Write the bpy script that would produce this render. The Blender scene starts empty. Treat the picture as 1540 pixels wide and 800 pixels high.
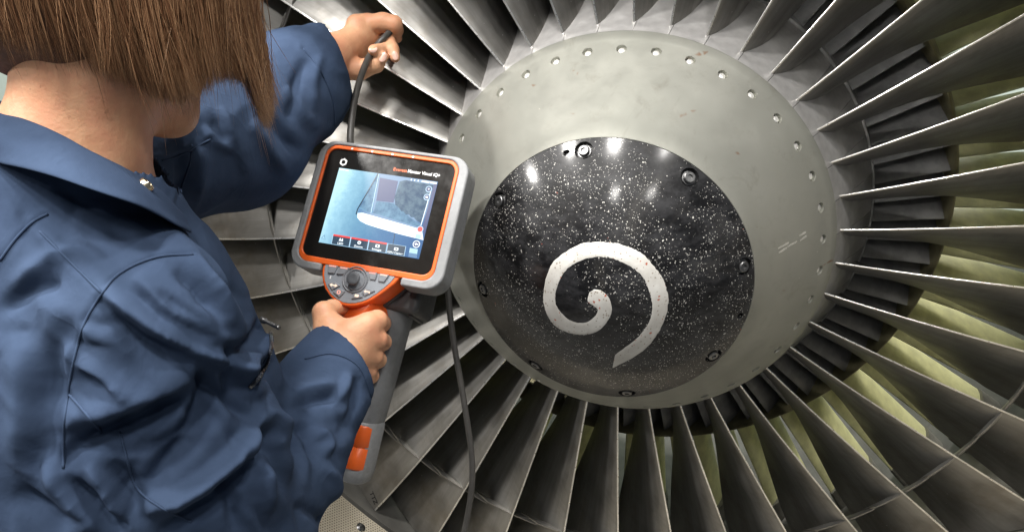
import bpy, bmesh, math, random, zlib
import numpy as np
from mathutils import Vector, Matrix

LAMPS = [(-0.46,-1.75,3.5,66),(1.35,-1.77,3.5,30),(-0.2,-3.3,3.5,22),(1.63,-3.25,3.5,14),(-2.3,-1.75,3.5,105),(-5.7,-2.4,3.5,120),(-0.5,-0.1,3.6,66),(1.4,-0.1,3.6,46),(-2.3,-0.1,3.6,150),(1.0,1.9,1.6,45)]
EXPOSURE = 0.55
GLE = [30, 43, 57, 66]
GTE = [-6, 14, 42, 60]
IGV = (math.radians(-42), math.radians(-12), 0.062, 0.006)
OGV = (math.radians(-30), math.radians(-6), 0.070, 0.009)
IGV_PH = 0.0
OGV_PH = 0.0
RIVA = 3.9
RIVY = 0.0

random.seed(7)
rng = np.random.default_rng(11)
SC = bpy.context.scene
COL = SC.collection
PI = math.pi

# ---------------------------------------------------------------- camera
CAM = np.array([0.117741, -1.004569, 0.404876])
CR = np.array([0.965642, 0.259877, 0.0])
CU = np.array([-0.105096, 0.390512, 0.914579])
CF = np.array([-0.237678, 0.883156, -0.404406])
FPX = 1201.8
cd = bpy.data.cameras.new('camera')
cam = bpy.data.objects.new('camera', cd)
COL.objects.link(cam)
cd.sensor_width = 36.0
cd.lens = FPX / 1540.0 * 36.0
cd.clip_start = 0.02
cd.clip_end = 60
M = Matrix.Identity(4)
for i in range(3):
    M[i][0] = CR[i]; M[i][1] = CU[i]; M[i][2] = -CF[i]; M[i][3] = CAM[i]
cam.matrix_world = M
SC.camera = cam

# ---------------------------------------------------------------- world, lamps, exposure
wd = bpy.data.worlds.new('World')
SC.world = wd
wd.use_nodes = True
wd.node_tree.nodes['Background'].inputs[0].default_value = (0.80, 0.88, 1.0, 1)
wd.node_tree.nodes['Background'].inputs[1].default_value = 0.095


def area_lamp(name, loc, target, sx, sy, power, color=(1, 1, 1)):
    l = bpy.data.lights.new(name, 'AREA')
    l.shape = 'RECTANGLE'
    l.size = sx; l.size_y = sy
    l.energy = power; l.color = color
    o = bpy.data.objects.new(name, l)
    COL.objects.link(o)
    o.location = loc
    d = Vector(target) - Vector(loc)
    o.rotation_euler = d.to_track_quat('-Z', 'Y').to_euler()
    return o


# hangar lamps overhead in rows; last one added behind to brighten the guide vanes
for (x, y, z, e) in LAMPS:
    area_lamp('hangar_and_fill_lamp', (x, y, z), (x * 0.6, y * 0.6 - 0.2, 0), 0.34, 0.34, e, (1.0, 0.97, 0.93))

SC.view_settings.view_transform = 'Standard'
SC.view_settings.look = 'None'
SC.view_settings.gamma = 1.0
SC.view_settings.exposure = EXPOSURE
SC.render.engine = 'CYCLES'
SC.cycles.max_bounces = 8
SC.cycles.diffuse_bounces = 4
SC.cycles.glossy_bounces = 4
SC.cycles.transmission_bounces = 4
SC.cycles.use_denoising = True


# ---------------------------------------------------------------- helpers
def P(x, y, d):
    """a point of the place: picture column and row in the photograph, metres of depth"""
    return CAM + CF * d + CR * ((x - 770.0) / FPX * d) + CU * (-(y - 400.0) / FPX * d)


def thing(name, label, cat, loc=(0, 0, 0), group=None, kind=None):
    o = bpy.data.objects.new(name, None)
    COL.objects.link(o)
    o.location = loc
    o.empty_display_size = 0.05
    tag(o, label, cat, group, kind)
    return o


def tag(o, label=None, cat=None, group=None, kind=None):
    if label: o['label'] = label
    if cat: o['category'] = cat
    if group: o['group'] = group
    if kind: o['kind'] = kind
    return o


def link(name, me, mat=None, parent=None, smooth=True):
    if mat is not None and len(me.materials) == 0:
        me.materials.append(mat)
    if smooth:
        me.polygons.foreach_set('use_smooth', np.ones(len(me.polygons), dtype=bool))
    o = bpy.data.objects.new(name, me)
    COL.objects.link(o)
    if parent is not None:
        o.parent = parent
    return o


def mesh(name, v, f, mat=None, parent=None, smooth=True):
    me = bpy.data.meshes.new(name)
    v = np.asarray(v, float)
    if isinstance(f, np.ndarray):
        n, k = f.shape
        me.vertices.add(len(v)); me.vertices.foreach_set('co', v.astype(np.float32).ravel())
        me.loops.add(n * k); me.loops.foreach_set('vertex_index', f.astype(np.int32).ravel())
        me.polygons.add(n)
        me.polygons.foreach_set('loop_start', np.arange(0, n * k, k, dtype=np.int32))
        me.update(calc_edges=True)
    else:
        me.from_pydata([tuple(map(float, p)) for p in v], [], f)
    me.validate()
    return link(name, me, mat, parent, smooth)


def sharp(o, ang=40):
    me = o.data
    bm = bmesh.new(); bm.from_mesh(me)
    bmesh.ops.recalc_face_normals(bm, faces=bm.faces)
    for e in bm.edges:
        if len(e.link_faces) == 2 and e.calc_face_angle(0) > math.radians(ang):
            e.smooth = False
    bm.to_mesh(me); bm.free()
    return o


def bevel(o, w, seg=2, ang=35):
    m = o.modifiers.new('bevel', 'BEVEL')
    m.width = w; m.segments = seg; m.limit_method = 'ANGLE'; m.angle_limit = math.radians(ang)
    m.harden_normals = False
    return o


def lathe(prof, n=96, closed=False, axis='y', arc=2 * PI, start=0.0):
    """profile of (axial, radius) turned about the engine axis"""
    v = []; f = []
    m = len(prof)
    full = abs(arc - 2 * PI) < 1e-6
    cols = n if full else n + 1
    for i in range(cols):
        a = start + arc * i / n
        for (y, r) in prof:
            v.append((r * math.sin(a), y, r * math.cos(a)))
    for i in range(n):
        j = (i + 1) % cols
        for k in range(m if closed else m - 1):
            k2 = (k + 1) % m
            f.append((i * m + k, j * m + k, j * m + k2, i * m + k2))
    return v, f


def boolean_cut(o, cutter):
    md = o.modifiers.new('cut', 'BOOLEAN')
    md.operation = 'DIFFERENCE'; md.solver = 'EXACT'; md.object = cutter
    dg = bpy.context.evaluated_depsgraph_get()
    me = bpy.data.meshes.new_from_object(o.evaluated_get(dg))
    o.modifiers.clear()
    old = o.data
    o.data = me
    bpy.data.meshes.remove(old)
    bpy.data.objects.remove(cutter)
    return o


def frame_to(n, at):
    """matrix with local z along n, placed at a point"""
    q = Vector(n).to_track_quat('Z', 'Y')
    return Matrix.Translation(Vector(at)) @ q.to_matrix().to_4x4()


def disc_prof(prof, n=20):
    """small turned body about local z: profile of (z, r)"""
    v = []; f = []
    m = len(prof)
    for i in range(n):
        a = 2 * PI * i / n
        for (z, r) in prof:
            v.append((r * math.cos(a), r * math.sin(a), z))
    for i in range(n):
        j = (i + 1) % n
        for k in range(m - 1):
            f.append((i * m + k, j * m + k, j * m + k + 1, i * m + k + 1))
    return v, f


def rounded(x0, y0, x1, y1, r, n=6):
    pts = []
    for cx, cy, a0 in ((x1 - r, y1 - r, 0), (x0 + r, y1 - r, 90), (x0 + r, y0 + r, 180), (x1 - r, y0 + r, 270)):
        for i in range(n + 1):
            a = math.radians(a0 + 90 * i / n)
            pts.append((cx + r * math.cos(a), cy + r * math.sin(a)))
    return pts


def prism(pts, z0, z1, name, mat, parent, bev=0.0, seg=3, smooth=True):
    n = len(pts)
    v = [(x, y, z0) for x, y in pts] + [(x, y, z1) for x, y in pts]
    f = [tuple(range(n - 1, -1, -1)), tuple(range(n, 2 * n))]
    for i in range(n):
        j = (i + 1) % n
        f.append((i, j, n + j, n + i))
    o = mesh(name, v, f, mat, parent, smooth)
    sharp(o, 30)
    if bev:
        bevel(o, bev, seg)
    return o


def tube(pts, rad, n=10, cap=True):
    """swept round tube; rad a number or a list"""
    pts = [np.asarray(p, float) for p in pts]
    m = len(pts)
    rad = [rad] * m if np.isscalar(rad) else rad
    v = []; f = []
    t = pts[1] - pts[0]; t /= np.linalg.norm(t)
    ref = np.array([0, 0, 1.0]) if abs(t[2]) < 0.9 else np.array([1.0, 0, 0])
    a = np.cross(t, ref); a /= np.linalg.norm(a)
    for i in range(m):
        if i == 0: t = pts[1] - pts[0]
        elif i == m - 1: t = pts[-1] - pts[-2]
        else: t = pts[i + 1] - pts[i - 1]
        t = t / np.linalg.norm(t)
        a = a - t * (a @ t); a /= np.linalg.norm(a)
        b = np.cross(t, a)
        for k in range(n):
            q = 2 * PI * k / n
            v.append(pts[i] + (a * math.cos(q) + b * math.sin(q)) * rad[i])
    for i in range(m - 1):
        for k in range(n):
            k2 = (k + 1) % n
            f.append((i * n + k, i * n + k2, (i + 1) * n + k2, (i + 1) * n + k))
    if cap:
        f.append(tuple(range(n - 1, -1, -1)))
        f.append(tuple(range((m - 1) * n, m * n)))
    return v, f


def smooth_path(pts, n=8):
    """Catmull-Rom through the points"""
    p = [np.asarray(q, float) for q in pts]
    p = [2 * p[0] - p[1]] + p + [2 * p[-1] - p[-2]]
    out = []
    for i in range(1, len(p) - 2):
        for k in range(n):
            t = k / n
            out.append(0.5 * ((2 * p[i]) + (-p[i - 1] + p[i + 1]) * t + (2 * p[i - 1] - 5 * p[i] + 4 * p[i + 1] - p[i + 2]) * t * t
                              + (-p[i - 1] + 3 * p[i] - 3 * p[i + 1] + p[i + 2]) * t ** 3))
    out.append(p[-2])
    return out


# ---------------------------------------------------------------- materials
class NT:
    def __init__(s, name):
        s.m = bpy.data.materials.new(name)
        s.m.use_nodes = True
        s.t = s.m.node_tree
        s.b = s.t.nodes['Principled BSDF']
        s.co = s.t.nodes.new('ShaderNodeTexCoord').outputs['Object']

    def n(s, kind, **kw):
        nd = s.t.nodes.new(kind)
        for k, v in kw.items():
            if k in nd.inputs.keys():
                s.put(nd.inputs[k], v)
            else:
                setattr(nd, k, v)
        return nd

    def put(s, sock, v):
        if isinstance(v, bpy.types.NodeSocket):
            s.t.links.new(v, sock)
        elif isinstance(v, tuple) and len(v) == 3 and sock.type == 'RGBA':
            sock.default_value = v + (1,)
        else:
            sock.default_value = v

    def noise(s, scale, detail=4, rough=0.6, vec=None, dist=0.0):
        nd = s.n('ShaderNodeTexNoise', Scale=scale, Detail=detail, Roughness=rough, Distortion=dist)
        s.t.links.new(vec if vec is not None else s.co, nd.inputs['Vector'])
        return nd.outputs['Fac']

    def stretch(s, sc):
        mp = s.n('ShaderNodeMapping')
        mp.inputs['Scale'].default_value = sc
        s.t.links.new(s.co, mp.inputs['Vector'])
        return mp.outputs['Vector']

    def ramp(s, fac, stops):
        nd = s.n('ShaderNodeValToRGB')
        s.t.links.new(fac, nd.inputs['Fac'])
        e = nd.color_ramp.elements
        while len(e) < len(stops):
            e.new(0.5)
        for q, (p, c) in zip(e, stops):
            q.position = p
            q.color = (c, c, c, 1) if not isinstance(c, tuple) else (c + (1,) if len(c) == 3 else c)
        return nd.outputs['Color']

    def mix(s, fac, a, b, mode='MIX'):
        nd = s.t.nodes.new('ShaderNodeMix')
        nd.data_type = 'RGBA'; nd.blend_type = mode
        s.put(nd.inputs[0], fac)
        s.put(nd.inputs[6], a); s.put(nd.inputs[7], b)
        return nd.outputs[2]

    def math(s, op, a, b=0.0):
        nd = s.t.nodes.new('ShaderNodeMath'); nd.operation = op
        s.put(nd.inputs[0], a); s.put(nd.inputs[1], b)
        return nd.outputs[0]

    def set(s, **kw):
        names = dict(color='Base Color', rough='Roughness', metal='Metallic', spec='Specular IOR Level',
                     coat='Coat Weight', coat_rough='Coat Roughness', sheen='Sheen Weight', sss='Subsurface Weight')
        for k, v in kw.items():
            s.put(s.b.inputs[names[k]], v)
        return s

    def bump(s, h, strength=0.3, dist=0.001, prev=None):
        nd = s.n('ShaderNodeBump', Strength=strength, Distance=dist)
        s.t.links.new(h, nd.inputs['Height'])
        if prev is not None:
            s.t.links.new(prev, nd.inputs['Normal'])
        s.t.links.new(nd.outputs['Normal'], s.b.inputs['Normal'])
        return nd.outputs['Normal']


def plain(name, color, rough=0.5, metal=0.0, var=0.12, scale=60, bump=0.0):
    t = NT(name)
    nz = t.noise(scale, 3)
    lo = tuple(c * (1 - var) for c in color); hi = tuple(min(1, c * (1 + var)) for c in color)
    t.set(color=t.ramp(nz, [(0.3, lo), (0.7, hi)]), metal=metal)
    r2 = t.noise(scale * 2.3, 3)
    t.set(rough=t.ramp(r2, [(0.3, max(0.02, rough * 0.85)), (0.7, min(1, rough * 1.15))]))
    if bump:
        t.bump(t.noise(scale * 6, 2), bump, 0.0005)
    return t.m


def glow(name, color, strength):
    t = NT(name)
    t.set(color=(0.01, 0.01, 0.01), rough=0.3)
    t.put(t.b.inputs['Emission Color'], color)
    t.b.inputs['Emission Strength'].default_value = strength
    return t.m


def mat_blade():
    t = NT('titanium blade')
    st = t.stretch((14, 60, 3))
    streak = t.noise(1.0, 5, 0.65, st)
    blotch = t.noise(9, 5, 0.7)
    c = t.mix(t.ramp(streak, [(0.35, 0.0), (0.75, 1.0)]), (0.24, 0.233, 0.217), (0.40, 0.39, 0.37))
    c = t.mix(t.ramp(blotch, [(0.52, 0.0), (0.70, 0.75)]), c, (0.24, 0.21, 0.17))
    soot = t.noise(4.5, 5, 0.7, None, 0.5)
    c = t.mix(t.ramp(soot, [(0.48, 0.0), (0.70, 0.7)]), c, (0.13, 0.118, 0.10))
    nick = specks(t, 150, 6.6, 0.02, 0.12, 0.80)
    c = t.mix(nick, c, (0.70, 0.69, 0.66))
    t.set(color=c, metal=0.88, rough=t.ramp(t.noise(22, 4, 0.7), [(0.3, 0.36), (0.7, 0.56)]))
    n0 = t.bump(t.noise(140, 3), 0.12, 0.0006)
    t.bump(t.noise(24, 3, 0.6), 0.10, 0.003, n0)
    return t.m


def mat_cone():
    t = NT('weathered grey anodised cone')
    big = t.noise(5, 4, 0.6)
    sm = t.noise(45, 5, 0.7)
    c = t.mix(t.ramp(big, [(0.3, 0.0), (0.7, 1.0)]), (0.38, 0.385, 0.340), (0.48, 0.48, 0.43))
    c = t.mix(t.ramp(sm, [(0.55, 0.0), (0.8, 0.35)]), c, (0.30, 0.285, 0.24))
    st = t.noise(26, 5, 0.75, t.stretch((1.0, 0.35, 1.0)), 0.6)
    c = t.mix(t.ramp(st, [(0.58, 0.0), (0.72, 0.40)]), c, (0.27, 0.25, 0.205))
    pale = t.noise(17, 4, 0.7)
    c = t.mix(t.ramp(pale, [(0.60, 0.0), (0.75, 0.16)]), c, (0.60, 0.585, 0.52))
    # short rust coloured scuffs
    sc = t.noise(16, 2, 0.5, t.stretch((1.3, 1.0, 3.2)), 0.4)
    sc2 = t.noise(70, 2, 0.5)
    mk = t.math('MULTIPLY', t.ramp(sc, [(0.72, 0.0), (0.76, 1.0)]), t.ramp(sc2, [(0.45, 0.0), (0.55, 0.8)]))
    c = t.mix(mk, c, (0.30, 0.16, 0.09))
    # pale nicks
    v = t.n('ShaderNodeTexVoronoi', Scale=42.0)
    t.t.links.new(t.co, v.inputs['Vector'])
    nick = t.math('MULTIPLY', t.ramp(v.outputs['Distance'], [(0.035, 1.0), (0.06, 0.0)]), t.ramp(t.noise(7, 2), [(0.5, 0.0), (0.56, 1.0)]))
    c = t.mix(nick, c, (0.62, 0.60, 0.54))
    t.set(color=c, metal=0.58, rough=t.ramp(t.noise(22, 5, 0.7), [(0.3, 0.36), (0.7, 0.50)]))
    t.bump(t.noise(260, 2), 0.06, 0.0004)
    return t.m


def specks(t, scale, seed, r0, r1, thr):
    """pits worn through the paint, of uneven size"""
    mp = t.n('ShaderNodeMapping')
    mp.inputs['Location'].default_value = (seed, seed * 1.7, seed * 0.6)
    t.t.links.new(t.co, mp.inputs['Vector'])
    dn = t.n('ShaderNodeTexNoise', Scale=scale * 2.2, Detail=2.0)
    t.t.links.new(mp.outputs['Vector'], dn.inputs['Vector'])
    wv = t.n('ShaderNodeVectorMath', operation='MULTIPLY_ADD')
    t.t.links.new(dn.outputs['Color'], wv.inputs[0])
    wv.inputs[1].default_value = (0.6 / scale,) * 3
    t.t.links.new(mp.outputs['Vector'], wv.inputs[2])
    v = t.n('ShaderNodeTexVoronoi', Scale=scale)
    t.t.links.new(wv.outputs[0], v.inputs['Vector'])
    sep = t.n('ShaderNodeSeparateColor')
    t.t.links.new(v.outputs['Color'], sep.inputs[0])
    on = t.math('GREATER_THAN', sep.outputs[0], thr)
    rad = t.math('ADD', t.math('MULTIPLY', sep.outputs[1], r1 - r0), r0)
    hit = t.math('LESS_THAN', v.outputs['Distance'], rad)
    return t.math('MULTIPLY', on, hit)


def mat_cap():
    t = NT('black painted nose cap, pitted')
    nz = t.noise(28, 5, 0.75, t.stretch((1.0, 1.0, 1.8)))
    c = t.mix(t.ramp(nz, [(0.42, 0.0), (0.66, 1.0)]), (0.005, 0.005, 0.0055), (0.034, 0.034, 0.036))
    a = specks(t, 360, 3.1, 0.04, 0.30, 0.42)
    dens = t.ramp(t.noise(13, 3, 0.6), [(0.38, 0.30), (0.62, 0.9)])
    gate = t.math('GREATER_THAN', dens, t.noise(160, 1))
    a = t.math('MULTIPLY', a, gate)
    b = t.math('MULTIPLY', specks(t, 130, 7.7, 0.02, 0.15, 0.50), t.math('GREATER_THAN', dens, t.noise(90, 1)))
    tiny = t.math('MULTIPLY', specks(t, 620, 9.2, 0.05, 0.30, 0.55), t.math('GREATER_THAN', dens, t.noise(300, 1)))
    a = t.math('MAXIMUM', a, tiny)
    s = t.math('MAXIMUM', a, b)
    sm_ = t.ramp(t.noise(9, 5, 0.75, None, 0.8), [(0.55, 0.0), (0.75, 0.5)])
    c = t.mix(sm_, c, (0.060, 0.056, 0.050))
    c = t.mix(s, c, t.mix(t.noise(500, 1), (0.25, 0.24, 0.22), (0.85, 0.83, 0.78)))
    r = specks(t, 90, 1.3, 0.04, 0.09, 0.90)
    c = t.mix(r, c, (0.40, 0.10, 0.06))
    t.set(color=c, rough=t.ramp(t.noise(30, 5, 0.7), [(0.35, 0.32), (0.7, 0.50)]), spec=0.22, coat=0.40, coat_rough=0.13)
    h = t.math('MULTIPLY', s, -1.0)
    n1 = t.bump(h, 0.25, 0.0006)
    t.bump(t.noise(60, 3), 0.05, 0.0008, n1)
    return t.m


def mat_spiral():
    t = NT('chipped white paint')
    c = t.mix(t.ramp(t.noise(26, 5, 0.7), [(0.35, 0.0), (0.7, 1.0)]), (0.52, 0.50, 0.46), (0.70, 0.69, 0.65))
    a = specks(t, 300, 2.1, 0.06, 0.34, 0.45)
    c = t.mix(a, c, (0.30, 0.26, 0.21))
    b = specks(t, 170, 5.1, 0.06, 0.24, 0.66)
    c = t.mix(b, c, (0.42, 0.13, 0.08))
    t.set(color=c, rough=0.42)
    t.bump(t.noise(220, 3), 0.2, 0.0006)
    return t.m


def mat_fabric():
    t = NT('navy cotton twill')
    w = t.n('ShaderNodeTexWave', Scale=520.0, Distortion=1.2)
    w.wave_type = 'BANDS'; w.bands_direction = 'DIAGONAL'
    t.t.links.new(t.co, w.inputs['Vector'])
    fz = t.noise(38, 5, 0.75)
    big = t.noise(7, 3, 0.6)
    c = t.mix(t.ramp(fz, [(0.35, 0.0), (0.72, 1.0)]), (0.035, 0.054, 0.096), (0.041, 0.062, 0.110))
    c = t.mix(t.ramp(big, [(0.4, 0.0), (0.7, 0.45)]), c, (0.050, 0.075, 0.126))
    t.set(color=c, rough=0.95, sheen=0.0, spec=0.06)
    t.b.inputs['Sheen Roughness'].default_value = 0.45
    n0 = t.bump(w.outputs['Fac'], 0.16, 0.0004)
    n1 = t.bump(t.noise(900, 2), 0.12, 0.0004, n0)
    wv = t.noise(7, 2, 0.5)
    cr1 = t.math('ABSOLUTE', t.math('SUBTRACT', t.noise(11, 3, 0.55, t.stretch((1.0, 1.5, 0.7)), 0.9), 0.5))
    cr1 = t.ramp(cr1, [(0.0, 1.0), (0.05, 0.55), (0.22, 0.0)])
    cr2_ = t.math('ABSOLUTE', t.math('SUBTRACT', t.noise(24, 3, 0.6, t.stretch((1.2, 0.8, 1.0)), 0.6), 0.5))
    cr2_ = t.ramp(cr2_, [(0.0, 1.0), (0.05, 0.5), (0.18, 0.0)])
    n2 = t.bump(t.math('MULTIPLY', cr1, t.ramp(wv, [(0.4, 0.15), (0.65, 1.0)])), 0.22, 0.004, n1)
    n3 = t.bump(cr2_, 0.07, 0.002, n2)
    t.bump(t.noise(55, 4, 0.6), 0.11, 0.004, n3)
    return t.m


def mat_skin():
    t = NT('skin')
    c = t.mix(t.ramp(t.noise(28, 4, 0.6), [(0.35, 0.0), (0.7, 1.0)]), (0.64, 0.33, 0.185), (0.74, 0.43, 0.255))
    c = t.mix(t.ramp(t.noise(60, 3, 0.6), [(0.5, 0.0), (0.8, 0.5)]), c, (0.64, 0.27, 0.17))
    mott = t.noise(13, 4, 0.7)
    c = t.mix(t.ramp(mott, [(0.42, 0.0), (0.68, 0.65)]), c, (0.66, 0.275, 0.165))
    fr = specks(t, 120, 3.3, 0.03, 0.16, 0.80)
    c = t.mix(t.math('MULTIPLY', fr, 0.35), c, (0.36, 0.16, 0.085))
    t.set(color=c, rough=0.48, sss=0.12, spec=0.4)
    t.b.inputs['Subsurface Radius'].default_value = (0.012, 0.005, 0.003)
    t.b.inputs['Subsurface Scale'].default_value = 0.6
    n0 = t.bump(t.noise(520, 3, 0.6), 0.30, 0.0006)
    vor = t.n('ShaderNodeTexVoronoi', Scale=330.0)
    t.t.links.new(t.co, vor.inputs['Vector'])
    n1 = t.bump(vor.outputs['Distance'], 0.14, 0.0006, n0)
    t.bump(t.noise(90, 4, 0.65), 0.30, 0.002, n1)
    return t.m


def mat_liner():
    t = NT('cream perforated liner')
    # fine drilled holes: polar grid of dots (angle, axial)
    sx = t.n('ShaderNodeSeparateXYZ'); t.t.links.new(t.co, sx.inputs[0])
    ang = t.math('ARCTAN2', sx.outputs[0], sx.outputs[2])
    u = t.math('MULTIPLY', ang, 0.737 / 0.0052)
    v = t.math('MULTIPLY', sx.outputs[1], 1 / 0.0045)
    row = t.math('FLOOR', v)
    u = t.math('ADD', u, t.math('MULTIPLY', t.math('MODULO', t.math('ABSOLUTE', row), 2.0), 0.5))
    fu = t.math('SUBTRACT', t.math('FRACT', u), 0.5)
    fv = t.math('SUBTRACT', t.math('FRACT', v), 0.5)
    d = t.math('SQRT', t.math('ADD', t.math('MULTIPLY', fu, fu), t.math('MULTIPLY', fv, fv)))
    hole = t.math('LESS_THAN', d, 0.24)
    c = t.mix(t.ramp(t.noise(20, 3), [(0.3, 0.0), (0.7, 1.0)]), (0.58, 0.52, 0.40), (0.68, 0.62, 0.50))
    c = t.mix(hole, c, (0.16, 0.12, 0.08))
    t.set(color=c, rough=0.5)
    return t.m


MT = dict(
    blade=mat_blade(), cone=mat_cone(), cap=mat_cap(), spiral=mat_spiral(),
    fabric=mat_fabric(), skin=mat_skin(), liner=mat_liner(),
    steel=plain('bright steel', (0.85, 0.84, 0.80), 0.45, 0.5),
    darksteel=plain('dark bolt steel', (0.20, 0.20, 0.20), 0.35, 0.9),
    platform=plain('blade platform metal', (0.55, 0.54, 0.53), 0.42, 0.6, 0.2, 30),
    core=plain('dark vane metal', (0.36, 0.36, 0.355), 0.45, 0.5, 0.25, 40),
    splitter=plain('olive splitter ring', (0.30, 0.27, 0.15), 0.42, 0.35, 0.25, 40),
    ogv=plain('cream painted vane', (0.62, 0.61, 0.33), 0.55, 0.0, 0.18, 35),
    bracket=plain('grey vane foot', (0.17, 0.165, 0.14), 0.5, 0.3, 0.25, 60),
    case=plain('fan case rub strip', (0.17, 0.165, 0.15), 0.55, 0.2, 0.25, 14),
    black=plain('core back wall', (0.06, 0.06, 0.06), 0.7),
    wall=plain('pale green hangar wall', (0.40, 0.47, 0.42), 0.7, 0.0, 0.05, 3),
    floor=plain('grey hangar floor', (0.10, 0.098, 0.09), 0.6, 0.0, 0.06, 4),
)

# ================================================================ setting: only what shows past the engine
o = mesh('wall', [(-5, 2.6, -1.3), (3, 2.6, -1.3), (3, 2.6, 4), (-5, 2.6, 4), (-5, 2.75, -1.3), (3, 2.75, -1.3), (3, 2.75, 4), (-5, 2.75, 4)],
         [(0, 1, 2, 3), (7, 6, 5, 4), (0, 4, 5, 1), (3, 2, 6, 7), (1, 5, 6, 2), (0, 3, 7, 4)], MT['wall'], smooth=False)
tag(o, kind='structure')
o = mesh('floor', [(-5, -4, -1.3), (4, -4, -1.3), (4, 2.6, -1.3), (-5, 2.6, -1.3), (-5, -4, -1.4), (4, -4, -1.4), (4, 2.6, -1.4), (-5, 2.6, -1.4)],
         [(0, 1, 2, 3), (7, 6, 5, 4), (0, 4, 5, 1), (3, 2, 6, 7), (1, 5, 6, 2), (0, 3, 7, 4)], MT['floor'], smooth=False)
tag(o, kind='structure')

# ================================================================ fan rotor
NB = 38
PITCH = 2 * PI / NB
rotor = thing('fan_rotor', 'bladed engine fan with grey spinner and black nose cap bearing a white spiral', 'engine fan')

CONE = [(0.035, 0.262), (0.016, 0.2705), (0.0125, 0.2722), (0.0095, 0.2716), (0.0, 0.2635), (-0.012, 0.2545), (-0.022, 0.2470), (-0.055, 0.2205), (-0.09, 0.1930), (-0.1155, 0.1732), (-0.1180, 0.1718), (-0.1165, 0.1695), (-0.105, 0.160)]


def cone_at(R):
    p = CONE[2:11]
    for (y0, r0), (y1, r1) in zip(p, p[1:]):
        if r1 <= R <= r0:
            t = (r0 - R) / (r0 - r1)
            n = Vector((-(r0 - r1), 0)).normalized()
            dy, dr = y1 - y0, r1 - r0
            L = math.hypot(dy, dr)
            return y0 + dy * t, (dr / L, -dy / L)      # axial, outward normal (axial part, radial part)


v, f = lathe(CONE + [(-0.100, 0.150), (0.03, 0.230)], 228, True)
cone = mesh('rear_cone', v, f, MT['cone'], rotor)
cone_obj = cone
# counterbored fastener holes round the rim
H0 = -1.03874
RH = 0.2540
yh, (na, nr) = cone_at(RH)
cv = []; cf = []
spots = []
for k in range(NB):
    a = H0 + k * PITCH
    n = Vector((nr * math.sin(a), na, nr * math.cos(a)))
    p = Vector((RH * math.sin(a), yh, RH * math.cos(a)))
    spots.append((p, n))
    Mx = frame_to(n, p)
    b = len(cv); q = 18
    for z in (-0.0075, 0.01):
        for i in range(q):
            cv.append(Mx @ Vector((0.0064 * math.cos(2 * PI * i / q), 0.0064 * math.sin(2 * PI * i / q), z)))
    cf.append(tuple(b + i for i in range(q - 1, -1, -1))); cf.append(tuple(b + q + i for i in range(q)))
    for i in range(q):
        j = (i + 1) % q
        cf.append((b + i, b + j, b + q + j, b + q + i))
cut = mesh('cutter', cv, cf, None, None, False)
sharp(boolean_cut(cone, cut), 30)
if len(cone.data.materials) == 0: cone.data.materials.append(MT['cone'])
v, f = disc_prof([(-0.0074, 0.0063), (-0.0066, 0.0063), (-0.0058, 0.0052), (-0.0055, 0.0045), (-0.0030, 0.0042), (-0.0024, 0.0036), (-0.0024, 0.0)], 16)
first = None
for p, n in spots:
    if first is None:
        bo = mesh('fastener', v, f, MT['steel'], cone); first = bo.data
    else:
        bo = link('fastener', first, None, cone)
    bo.matrix_world = frame_to(n, p)

# black nose cap
RC = 0.1712


def ycap(R):
    return -0.1185 - 0.084 * (1 - (min(R, RC) / RC) ** 1.7)


def cap_normal(R):
    dy = 0.084 * 1.7 / RC * (max(R, 1e-4) / RC) ** 0.7
    L = math.hypot(1, dy)
    return (-1 / L, dy / L)        # axial, radial


prof = [(-0.1100, RC - 0.004), (-0.1168, RC - 0.0008), (-0.1185, RC)] + [(ycap(RC * (1 - i / 30)), RC * (1 - i / 30)) for i in range(1, 30)] + [(ycap(0.0015), 0.0015)]
v, f = lathe(prof, 160)
nv = len(prof)
f.append(tuple(i * nv + nv - 1 for i in range(160)))
f.append(tuple(i * nv for i in range(159, -1, -1)))
cap = mesh('nose_cap', v, f, MT['cap'], rotor)
B0 = -0.21231
RB = 0.1605
cv = []; cf = []
bs = []
for k in range(8):
    a = B0 + k * PI / 4
    bs.append((a, RB, 0.0110, True))
bs.append((-0.3394, 0.1614, 0.0042, False))
bs.append((1.7566, 0.1625, 0.0042, False))
fr = []
for a, R, rad, isb in bs:
    na, nr = cap_normal(R)
    n = Vector((nr * math.sin(a), na, nr * math.cos(a)))
    p = Vector((R * math.sin(a), ycap(R), R * math.cos(a)))
    Mx = frame_to(n, p)
    fr.append((Mx, isb))
    b = len(cv); q = 20
    for z, s in ((-0.0052, 0.9), (0.0, 1.0), (0.01, 1.2)):
        for i in range(q):
            cv.append(Mx @ Vector((s * rad * math.cos(2 * PI * i / q), s * rad * math.sin(2 * PI * i / q), z)))
    cf.append(tuple(b + i for i in range(q - 1, -1, -1))); cf.append(tuple(b + 2 * q + i for i in range(q)))
    for lv in (0, 1):
        for i in range(q):
            j = (i + 1) % q
            cf.append((b + lv * q + i, b + lv * q + j, b + lv * q + q + j, b + lv * q + q + i))
cut = mesh('cutter', cv, cf, None, None, False)
sharp(boolean_cut(cap, cut), 30)
if len(cap.data.materials) == 0: cap.data.materials.append(MT['cap'])
v, f = disc_prof([(-0.0051, 0.0078), (-0.0035, 0.0078), (-0.0034, 0.0066), (0.0004, 0.0065), (0.0012, 0.0056), (0.0012, 0.0030), (-0.0006, 0.0028), (-0.0006, 0.0)], 18)
first = None
for Mx, isb in fr:
    if not isb: continue
    if first is None:
        bo = mesh('bolt', v, f, MT['darksteel'], cap); first = bo.data; sharp(bo, 35)
    else:
        bo = link('bolt', first, None, cap)
    bo.matrix_world = Mx

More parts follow.
